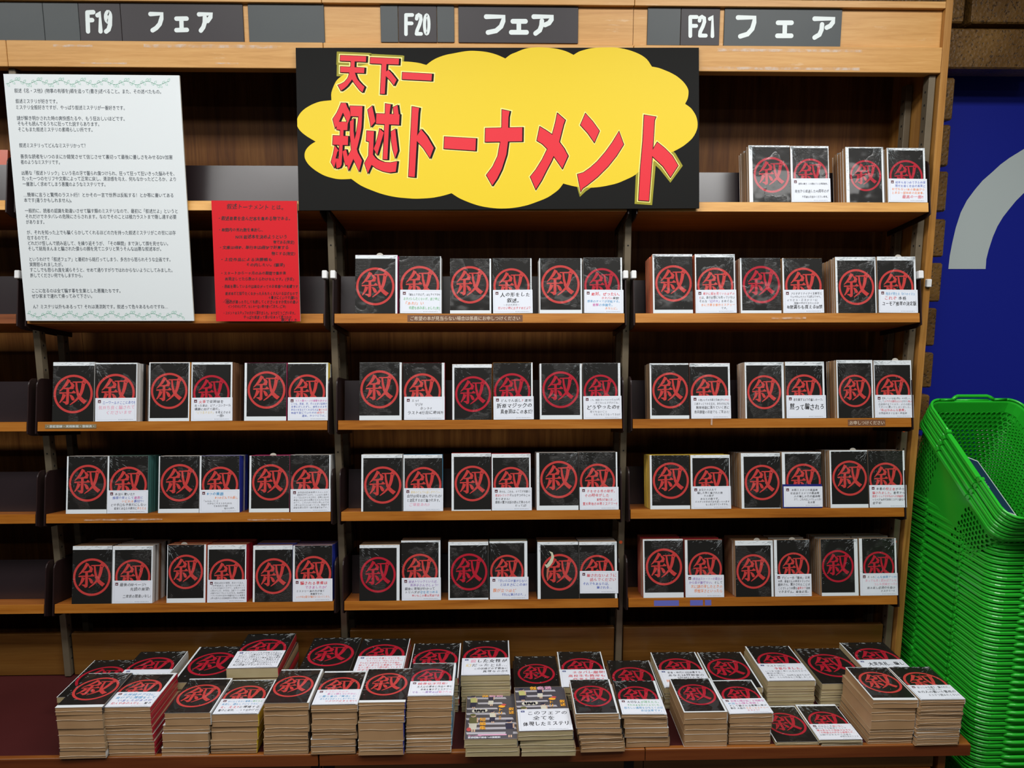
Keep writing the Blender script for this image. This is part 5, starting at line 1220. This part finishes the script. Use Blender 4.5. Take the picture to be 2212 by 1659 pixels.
# ------------------------------------------------------------------ stacks on the counter
SEAM = {}
def seam(t, W, T, rr):
    key = (round(W, 2), rr.randrange(4))
    if key not in SEAM:
        rz = random.Random(key[1] + 11)
        W_ = key[0]
        b = MB(); n = 12
        vs = []
        ph = rz.uniform(0, 6)
        for i in range(n + 1):
            x = -W_ / 2 + .002 + (W_ - .004) * i / n
            yy = .0009 * math.sin(i * .7 + ph) * rz.uniform(.3, 1)
            th = rz.uniform(.00012, .0005)
            vs += [(x, yy - th, -.0001), (x, yy, -.0007), (x, yy + th, -.0001)]
        fs = []
        for i in range(n):
            fs += [(3 * i, 3 * i + 1, 3 * i + 4, 3 * i + 3), (3 * i + 1, 3 * i + 2, 3 * i + 5, 3 * i + 4)]
        b.add(vs, fs, M_SEAM)
        SEAM[key] = b.mesh('film_seam')
    o = obj('film_seam', SEAM[key], t)
    o.location = (0, T * rr.uniform(.35, .65), 0)

def lay(label, x, yf, ztop, W, T, H, cv, rz, page, group, board=None):
    """a book lying on its back: its front cover up, its foot to the viewer"""
    return put_book(label, (x, yf, ztop), (-PI / 2, 0, rz), W, T, H, cv, page, group, board=board)

FINFO = [  # spine colour, rotation of the top, margins, tone, card
 ('k', .5, (0, 2, 0, 10), 'a', None), ('r', 0, (0, 6, 6, 0), 'a', ['1.2;0;c:名探偵ポアロに', '1.2;0;c:負けずと推理をして', '1.1;1;b:いましたがまさか', '1.1;0;r:犯人|r:やあの人だし…|k:驚き']),
 ('w', 0, (0, 5, 3, 0), 'a', None), ('y', 0, (0, 3, 4, 0), 'a', ['1;0;c:守いたくもない衝撃の|n:物たちと', '1;0;c:再会し、謎もしていくうちに…', '1.1;0;r:え、ええ!?|k:と爆睡する', '1.1;0;k:驚きに呆然。…ってなわけで!']),
 ('w', 0, (0, 5, 5, 0), 'a', None), ('w', 0, (0, 7, 5, 0), 'a', ['1;0;i:そうだったのか…', '1;2;m:思って読んでいたのに、', '1.1;0;c:二重三重の「魔法」に', '1.1;.6;c:まんまとかかってしまいました。', '1;2;r:ワクワク止まらない!']),
 ('b', 0, (0, 2, 0, 9), 'a', None), ('s', 0, (0, 2, 5, 0), 'c', ['1.1;0;r:映像化|r:不可能!', '1;1;k:主人公の運命と作品に潜む', '1;2;k:本格を驚かすミステリー!', '1;0;p:でも…一度読めば|i:騙される']),
 ('g', 0, None, '', None), ('g', 1.2, None, '', ['1.3;0;k:このフェアの', '1.3;2.2;k:全てを', '1.5;0;k:体現したミステリ', '.3;0;k: ']),
 ('w', 0, (2, 2, 4, 2), 'c', None), ('w', -1.5, (0, 0, 6, 0), 'c', ['1.1;0;k:大切な人|n:が消えたら。', '1;1;n:それはある日のことでした…', '1;0;c:恐ろしい真相をひもとくのは', '1;4;c:自分次第です。']),
 ('w', 0, (3, 2, 5, 4), 'c', None), ('w', .5, (3, 4, 4, 0), 'c', ['1;0;m:犯罪心理が起こる残酷な', '1;0;c:状況|m:も心理も見抜く', '1;0;k:そして騙される衝撃に腰が', '1;0;k:事件 方面の|o:スターミステリー', '.8;4;r:ミステリ!']),
 ('w', 0, (2, 5, 2, 0), 'c', None), ('w', -.6, (3, 8, 2, 0), 'c', ['1;0;k:だからこそ|r:悔いなし', '1;0;g:夢のような叙述トリック', '1.1;0;r:僕はあなたの物語が好きだ。', '1.1;0;r:この物語は大好きな推理もの。', '1;0;g:仕掛けがあるから注意だ', '.8;5;g:新宿本店おすすめ']),
 ('w', -1.0, (3, 2, 2, 9), 'a', None), ('w', 0, (2, 0, 0, 0), 'a', ['.9;0;k:おっしゃる通り、騙された。', '.7;3;k:いや待って!', '1.2;0;k:あの人の書いた驚愕の', '1.2;2;k:ミステリ読みたくない?', '.3;0;k: '])]
def ordn(i): return ORD[i]
M_NB = plain('cover asphalt print', (.075, .072, .085), .35, coat=.5)
for i, (s, inf) in enumerate(zip(FSTACK, FINFO)):
    cv, rot0, mg, tone, spec = inf
    big = i in (8, 9)
    H = .188 if big else .148
    z = ZB + .0005 + s['h']
    n = len(s['t'])
    rr = random.Random(100 + i)
    side = f'{ordn(i)} front-row counter stack from left'
    if i == 14: side = None
    for q, T in enumerate(s['t']):
        f_ = q / max(1, n - 1) if n > 1 else 0
        x = s['xt'] * (1 - f_) + s['x'] * f_ + (rr.uniform(-.0016, .0016) if 0 < q < n - 1 else 0)
        W = (s['wt'] if q == 0 else s['w']) - .0008
        rz = math.radians(rot0 if q == 0 else rr.uniform(-.9, .9) + (1.6 if i in (10, 11) and q > 2 else 0))
        yy = s['y'] + (0 if q == 0 else rr.uniform(-.0006, .002))
        if i in (10, 11) and q > 2: yy += .0008
        c2 = cv if cv in 'rybs' and rr.random() < .92 else rr.choice('eeeeekkwg')
        pg = P_CREAM if big or i in (14, 15) else P_TAN
        if q == 0:
            if big:
                lab = 'crosswalk-illustrated book lying in the ' + ('ninth' if i == 8 else 'tenth') + ' front-row stack' + (', white card on it' if spec else ', orange title showing')
            elif n == 1:
                lab = 'thin single paperback with full emblem lying flat on the counter, right side'
            else:
                lab = ('top paperback with ' + card_words(spec) if spec else 'top paperback with full emblem') + f', {side}'
        else:
            lab = f'{ordn(q)} book down in the {side}'
        t = lay(lab, x, yy, z, W, max(.006, T - .0002), H, cv if q == 0 else c2, rz, pg, 'books stacked in the front row on the counter', rr.choice('eeeekw') if q else 'e')
        seam(t, W, T, rr)
        if q == 0 and mg:
            dress(t, W, T, H, mg, tone, skew=rr.uniform(-.8, .8))
        if q == 0 and not big:
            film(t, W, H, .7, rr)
        if big and q == 0:
            w2, h2 = W - .002, H - .002
            a = MB()
            fr = frame((0, -.0002, 0), (1, 0, 0), (0, 0, 1))
            def R_(x0, z0, x1, z1, m, zz, a=a, w2=w2, h2=h2, fr=fr, sk=0):
                pts = [((px - .5) * w2, pz * h2 + .001) for px, pz in ((x0 + sk, z0), (x1 + sk, z0), (x1, z1), (x0, z1))]
                a.poly(pts, m, fr, zz)
            m_st = plain('cover stripe print', (.46, .45, .50), .35, coat=.5)
            m_sk = plain('cover skin print', (.62, .42, .30), .4); m_ol = plain('cover olive print', (.13, .13, .05), .4)
            m_cr = plain('cover cream print', (.62, .60, .50), .4); m_nv = plain('cover navy print', (.03, .03, .06), .4)
            m_lm = plain('cover lime print', (.50, .50, .18), .4); m_or = plain('cover orange lettering', (.90, .42, .04), .4)
            m_pk = plain('cover pink print', (.72, .38, .55), .4); m_bl = plain('cover blue print', (.12, .30, .60), .4)
            m_rd = plain('cover red print', (.55, .09, .09), .4)
            R_(0, 0, 1, 1, M_NB, 0)
            for j, (z0, z1, x0, x1) in enumerate(((.10, .145, .02, 1), (.20, .245, .05, .98), (.30, .345, .05, .99), (.405, .45, .0, .93), (.52, .56, .0, .78), (.64, .675, .0, .62), (.76, .80, .22, .72), (.88, .92, 0, .8))):
                R_(x0, z0, x1, z1, m_st, .0002, sk=.02)
            def dot(cx, cz, rx, rz_, m, zz):
                a.poly([((cx - .5 + rx * math.cos(g * PI / 8)) * w2, (cz + rz_ * math.sin(g * PI / 8)) * h2 + .001) for g in range(16)], m, fr, zz)
            # plain stand-in figures walking over the stripes
            for cx, cz, sc, top, low, hair in ((.15, .33, 1.0, m_ol, m_cr, m_ol), (.86, .20, .95, m_nv, M_NB, m_nv), (.53, .46, .72, m_cr, m_nv, m_nv), (.14, .80, .8, m_lm, m_nv, m_nv), (.50, .84, .7, m_nv, m_cr, m_cr)):
                R_(cx - .075 * sc, cz - .13 * sc, cx + .075 * sc, cz + .0 * sc, low, .0004, sk=-.01)
                R_(cx - .085 * sc, cz, cx + .085 * sc, cz + .13 * sc, top, .0005, sk=.01)
                dot(cx, cz + .165 * sc, .055 * sc, .034 * sc, m_sk, .0006)
                dot(cx - .01, cz + .180 * sc, .060 * sc, .030 * sc, hair, .0007)
                R_(cx + .07 * sc, cz + .02, cx + .10 * sc, cz + .12 * sc, m_sk, .0006)
                R_(cx - .03 * sc, cz - .18 * sc, cx + .0, cz - .13 * sc, m_sk, .0004); R_(cx + .015 * sc, cz - .18 * sc, cx + .045 * sc, cz - .13 * sc, m_sk, .0004)
            dot(.07, .20, .045, .04, m_rd, .0008)
            for g in range(6):
                dot(.16 + .045 * g, .60 + (.012 if g % 2 else 0), .045, .036, m_cr, .0008)
            for g in range(9):
                R_(.165 + g * .026, .575, .171 + g * .026, .63, m_nv, .0010)
            dot(.72, .70, .07, .03, m_or, .0008); dot(.76, .735, .05, .022, m_rd, .0009)
            for st_, cx, cz, hh in (('叙述', .93, .61, .075), ('トリ', .71, .60, .072), ('ック', .72, .455, .045), ('短編集', .35, .38, .082)):
                for q2, ch in enumerate(st_):
                    text(a, ch, fr, (cx - .5 - .08) * w2, (cz - q2 * hh * 1.08) * h2, hh * h2 * 1.0, m_or, .0011, .035)
            for q2, ch in enumerate('似鳥鶏'):
                text(a, ch, fr, (.30 + q2 * .15 - .5) * w2, .93 * h2, .017, m_pk if q2 else m_or, .0011, .05)
            R_(.25, .068, .80, .095, m_pk, .0008)
            text(a, '本格ミステリの名手が贈る', fr, -.44 * w2, .055 * h2, .0065, m_pk, .0011, .03, width=w2 * .26)
            text(a, '叙述短編の読者への挑戦状!', fr, -.44 * w2, .018 * h2, .0075, M_CARD, .0011, .05, width=w2 * .62)
            a.build('cover_illustration', t)
        if q == 0 and spec:
            if big: card(t, .124, .086, .001, .001, -.0016, lines_of(spec), 'b', 500 + i, bold=.012)
            else: card(t, min(.104, W), .0615, .001, .0006, -.0012, lines_of(spec), 'd', 500 + i)
        z -= T

BINFO = [('k', (2, 0, 0, 0), None), ('w', (0, 0, 2, 0), ['1.6;0;c:横山ニヤり二乗もん!!', '1;0;c:騙しの手際は', '1;0;c:天下一品です']),
 ('k', (5, 0, 0, 0), None), ('r', (0, 0, 0, 0), ['1;0;k:ミステリーでも不可能できない。', '1;0;k:しかし、この書き方すべて文中の設定は', '1;0;k:作れない。小説家がつくり、ほんとうの書に', '1;0;k:グイグイと引き込まれて最後に明かす事実', '1;0;k:悲しくなって溜息でいく事柄もある', '1;0;k:物語と見たこと、危険性の中にはだますこと', '1;0;k:これを読んで今は誰か、だれの声がするだろう', '1;0;k:脳が読書の手を止められない。']),
 ('k', (0, 0, 0, 0), None), ('r', (0, 0, 2, 0), ['1;0;r:どんなに注意していても、', '1;1.5;r:ちょっとした「何か」にビックリ!', '1;0;r:そんなに本格的な人が見つかる場所。', '1;0;r:知ってしまったら最後|r:の一冊が', '1;0;r:もう一度じっくり読み返してしまう', '1;0;r:はずです。ご用心を。']),
 ('r', (2, 0, 3, 0), None), ('w', (0, 0, 3, 0), ['1.6;0;i:殺|k:した女性が', '1.4;0;y:幻|g:だったとは…', '1;2;k:この伏線が必ず最後に', '1;4;k:真理なのか!!']),
 ('k', (0, 0, 0, 0), None), ('r', (3, 0, 3, 0), ['1;1;r:ネタバレ厳禁!', '1;1;r:高校生も教授も', '1;2;r:作者も読者も', '1;1;r:噂の新鋭がここに!?']),
 ('w', (0, 0, 3, 0), None), ('w', (3, 0, 4, 0), ['1.1;0;k:若者・時代に5回読書する。', '1.1;1;k:あなたは狩野家の', '1;3;k:5回続けた後に', '1.2;0;o:営業部が|o:今いちばん', '1;4;r:おすすめです。']),
 ('w', (3, 0, 4, 0), None), ('w', (4, 0, 3, 0), ['1.1;0;k:ラスト2行に', '1.6;2.5;r:今怒りました。', '1;0;g:いつまで続く長い人生のなかで', '1;0;g:最初の謎に。', '1;0;g:文庫だけでも、今10時を過ぎた方が', '1;0;g:損だ、そんな作品をご用意しました']),
 ('k', (0, 0, 0, 0), None), ('k', (3, 0, 0, 0), ['1.4;0;k:大変失礼…騙し', '1;0;k:そんな一冊', '1;0;k:です。'])]
for i, (s, (cv, mg, spec)) in enumerate(zip(BSTACK, BINFO)):
    rr = random.Random(300 + i)
    Tn = .0245 if i in (1, 3) else .019 if i in (2, 4, 5, 6) else .0145
    h = s['h']
    n = max(2, round(h / Tn)); T = h / n
    z = ZB + .0005 + h
    W = min(s['w'], .130) - .001
    H = .181
    for q in range(n):
        side = f'{ordn(i)} back-row counter stack from left'
        if q == 0:
            lab = ('top book with ' + card_words(spec) if spec else 'top book with large full emblem') + f', {side}'
        else:
            lab = f'{ordn(q)} book down in the {side}'
        c2 = cv if cv == 'r' and rr.random() < .6 else rr.choice('eeekgw')
        t = lay(lab, s['x'] + (rr.uniform(-.002, .002) if q else 0), -.139 + (rr.uniform(0, .002) if q else 0), z, W, T - .0002, H, c2 if q else cv, math.radians(rr.uniform(-.7, .7)), P_CREAM, 'books stacked in the back row on the counter', rr.choice('eeekw') if q else 'e')
        if q == 0:
            dress(t, W, T, H, mg, 'c', skew=rr.uniform(-.8, .8))
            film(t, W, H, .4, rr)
            if spec:
                card(t, .123, .084, .0, .001, -.0012, lines_of(spec), 'b', 700 + i)
        else:
            seam(t, W, T, rr)
        z -= T

# ------------------------------------------------------------------ green baskets
BW, BL, BD = .236, .398, .215          # opening and depth
def rrect(w, l, r, n=6):
    """rounded rectangle, counter-clockwise, with even straights"""
    P_ = []
    for cx, cy, a0 in ((w / 2 - r, l / 2 - r, 0), (-w / 2 + r, l / 2 - r, 90), (-w / 2 + r, -l / 2 + r, 180), (w / 2 - r, -l / 2 + r, 270)):
        for i in range(n + 1):
            a = math.radians(a0 + 90 * i / n)
            P_.append((cx + r * math.cos(a), cy + r * math.sin(a)))
    return P_

def walker(P_):
    n = len(P_)
    ln = [math.dist(P_[i], P_[(i + 1) % n]) for i in range(n)]
    tot = sum(ln)
    def f(u):
        s = (u % 1.0) * tot
        for i in range(n):
            if s <= ln[i]:
                q = s / ln[i] if ln[i] else 0
                a, b = P_[i], P_[(i + 1) % n]
                return (a[0] + (b[0] - a[0]) * q, a[1] + (b[1] - a[1]) * q)
            s -= ln[i]
        return P_[0]
    return f, tot

top_f, top_len = walker(rrect(BW, BL, .028))
bot_f, _ = walker(rrect(BW * .80, BL * .84, .030))
def wall_pt(u, v, off=0.0):
    a, b = top_f(u), bot_f(u)
    x, y = a[0] + (b[0] - a[0]) * v, a[1] + (b[1] - a[1]) * v
    if off:
        r = math.hypot(x, y); x -= off * x / r; y -= off * y / r
    return (x, y, -BD * v)

def body_mesh(perforated):
    b = MB()
    if not perforated:
        n = 64
        vs = []
        for i in range(n):
            for v in (0, .12, .9):
                vs.append(wall_pt(i / n, v))
        fs = []
        for i in range(n):
            j = (i + 1) % n
            for q in range(2):
                fs.append((3 * i + q, 3 * i + q + 1, 3 * j + q + 1, 3 * j + q))
        b.add(vs, fs, M_GREEN)
        # ribs that show between the nested rims
        return b.mesh('basket_body')
    cols, rows = 84, 14
    V0 = .13
    dv = (1 - V0) / rows
    n = 64
    vs = []
    for i in range(n):
        vs += [wall_pt(i / n, 0), wall_pt(i / n, V0)]
    b.add(vs, [(2 * i, 2 * i + 1, (2 * i + 3) % (2 * n), (2 * i + 2) % (2 * n)) for i in range(n)], M_GREEN)
    def cell(S, u0, u1, v0, v1, hole=True, th=.0009):
        cu, cv_ = (u0 + u1) / 2, (v0 + v1) / 2
        ru, rv = (u1 - u0) * .38, (v1 - v0) * .42
        if not hole:
            b.add([S(u0, v0), S(u0, v1), S(u1, v1), S(u1, v0)], [(0, 1, 2, 3)], M_GREEN)
            return
        corners = [S(u0, v0), S(u0, v1), S(u1, v1), S(u1, v0)]
        hs, hb = [], []
        for q in range(8):
            a = math.radians(225 + 22.5 + 45 * q) * -1 + math.radians(0)
            a = math.radians(247.5 - 45 * q)
            hs.append(S(cu + ru * math.cos(a) * 1.08, cv_ + rv * math.sin(a) * 1.08))
            hb.append(S(cu + ru * math.cos(a) * 1.08, cv_ + rv * math.sin(a) * 1.08, th))
        # hole points q=0 lies near (u0,v0) side; go round u0v0 -> u0v1 -> u1v1 -> u1v0
        vs_ = corners + hs + hb
        fs_ = [(0, 4, 5), (0, 5, 6, 1), (1, 6, 7), (1, 7, 8, 2), (2, 8, 9), (2, 9, 10, 3), (3, 10, 11), (3, 11, 4, 0)]
        fs_ += [(4 + q, 12 + q, 12 + (q + 1) % 8, 4 + (q + 1) % 8) for q in range(8)]
        b.add(vs_, fs_, M_GREEN)
    for r in range(rows):
        off = .5 if r % 2 else 0
        for c_ in range(cols):
            u0, u1 = (c_ + off) / cols, (c_ + 1 + off) / cols
            v0, v1 = V0 + r * dv, V0 + (r + 1) * dv
            x, y, _z = wall_pt((u0 + u1) / 2, 0)
            solid = abs(x + BW / 2) < .004 and abs(y) < .082 and r < 12
            cell(wall_pt, u0, u1, v0, v1, not solid)
    # bottom grid
    w2, l2 = BW * .80, BL * .84
    nx, ny = 13, 23
    def flo(u, v, off=0.0):
        return (-w2 / 2 + .004 + (w2 - .008) * u, -l2 / 2 + .004 + (l2 - .008) * v, -BD + off)
    for i in range(nx):
        for j in range(ny):
            cell(flo, i / nx, (i + 1) / nx, j / ny, (j + 1) / ny)
    return b.mesh('basket_body')

def rim_mesh():
    b = MB()
    prof = [(0, -.002), (.002, .0022), (.0085, .0022), (.0105, 0), (.0105, -.0055), (.0092, -.0055), (.0085, -.001), (.0015, -.004)]
    n = 150
    base = [top_f(i / n) for i in range(n)]
    vs = []
    m = len(prof)
    for i in range(n):
        a, c = base[i - 1], base[(i + 1) % n]
        tx, ty = c[0] - a[0], c[1] - a[1]
        l = math.hypot(tx, ty); nx, ny = ty / l, -tx / l
        for d, z in prof:
            vs.append((base[i][0] + nx * d, base[i][1] + ny * d, z))
    fs = []
    for i in range(n):
        j = (i + 1) % n
        for q in range(m):
            p_ = (q + 1) % m
            fs.append((i * m + q, j * m + q, j * m + p_, i * m + p_))
    b.add(vs, fs, M_GREEN)
    # flat lip between the hinges on each long side, hinge bosses
    for sx in (-1, 1):
        x0, x1 = sorted((sx * (BW / 2 + .0005), sx * (BW / 2 + .0125)))
        b.cbox(x0, x1, -.074, .074, -.0065, .0040, .0012, M_GREEN)
        for yy in (-.083, .083):
            b.tube([(sx * (BW / 2 + .0005), yy, .0040), (sx * (BW / 2 + .0130), yy, .0040)], .0054, M_GREEN, 10)
            b.box(*sorted((sx * (BW / 2 + .001), sx * (BW / 2 + .010))), yy - .004, yy + .004, -.008, .006, M_GREEN)
    return b.mesh('rim')

def handle_mesh(s):
    """one half loop lying on the rim, s=-1 the near end, s=+1 the far end"""
    b = MB()
    ox, oy, r = BW / 2 + .0065, BL / 2 + .0065, .034
    P_ = [(-ox, s * .083, .006), (-ox, s * .10, .0055), (-ox, s * (oy - r), .0055)]
    for i in range(1, 12):
        a = PI - i * PI / 22
        P_.append((-ox + r + r * math.cos(a), s * (oy - r + r * math.sin(a)), .0065))
    P_ += [(-ox + r, s * oy, .0065), (-.056, s * oy, .0065)]
    Q = [(-x, y, z) for x, y, z in reversed(P_)]
    b.tube(P_, .0034, M_GREEN, 10)
    b.tube(Q, .0034, M_GREEN, 10)
    b.tube([(-.056, s * oy, .0065), (-.047, s * (oy + .006), .010), (-.040, s * (oy + .009), .011), (.040, s * (oy + .009), .011), (.047, s * (oy + .006), .010), (.056, s * oy, .0065)], .0046, M_GREEN, 10)
    b.box(-.045, .045, *sorted((s * (BL / 2 + .006), s * (oy + .006))), .0015, .0045, M_GREEN)
    return b.mesh('handle', True)

ME_PERF, ME_PLAIN, ME_RIM = body_mesh(True), body_mesh(False), rim_mesh()
ME_HN, ME_HF = handle_mesh(-1), handle_mesh(1)
def basket(label, loc, rot, perf, group):
    t = thing('shopping_basket', label, 'basket', loc, rot, group)
    obj('basket_body', ME_PERF if perf else ME_PLAIN, t)
    obj('rim', ME_RIM, t)
    obj('handle', ME_HN, t)
    obj('handle', ME_HF, t)
    return t
BXC = 2.341 + BW / 2 + .0125
z = .6805
i = 0
while z - BD > FLOOR:
    rr = random.Random(900 + i)
    nm = 'topmost' if i == 0 else ORD[i]
    last = z - .0195 - BD <= FLOOR
    basket(f'level green shopping basket, {nm} from top of the nested upright stack', (BXC + rr.uniform(-.001, .001) - i * .0003, -.031 + rr.uniform(-.001, .001), z), (0, 0, math.radians(rr.uniform(-.25, .25))),
           i == 0 or last, 'level green baskets in the nested stack')
    z -= .0195
    i += 1
ta = math.radians(31)
TN = ['topmost tilted green basket, open to the viewer, navy flyer inside', 'second tilted green basket, nested just under the topmost one',
      'third tilted green basket, nested above the lowest tilted one', 'lowest tilted green basket, its perforated side showing above the upright stack']
for j in range(4):
    d = j * .0205
    cy, cz = -.120 + d * math.sin(ta), .852 - d * math.cos(ta)
    top_b = basket(TN[j], (BXC - .025 - j * .0006, cy, cz), (ta, 0, math.radians(.3 * (j % 2))), True, 'tilted green baskets on top of the stack')
# navy flyer lying in the topmost basket
fl = thing('flyer', 'navy flyer with white border lying inside the topmost tilted basket', 'flyer')
R3 = Matrix.Rotation(ta, 4, 'X')
fl.matrix_world = Matrix.Translation((BXC - .025, -.120, .852)) @ R3 @ Matrix.Translation((-.006, .032, -.130)) @ Matrix.Rotation(math.radians(25), 4, 'Y') @ Matrix.Rotation(math.radians(.8), 4, 'Z')
MB().box(-.052, .052, -.098, .098, 0, .0006, M_WHITE).build('paper', fl)
fb = MB().box(-.047, .047, -.093, .093, .0006, .0008, plain('navy flyer print', (.012, .02, .09), .4))
frf = (V((0, 0, .0009)), V((0, -1, 0)), V((1, 0, 0)), V((0, 0, 1)))
text(fb, 'FAIR', frf, -.01, .005, .014, M_WHITE, 0, .02)
fb.build('printed_face', fl)

end_lettering()
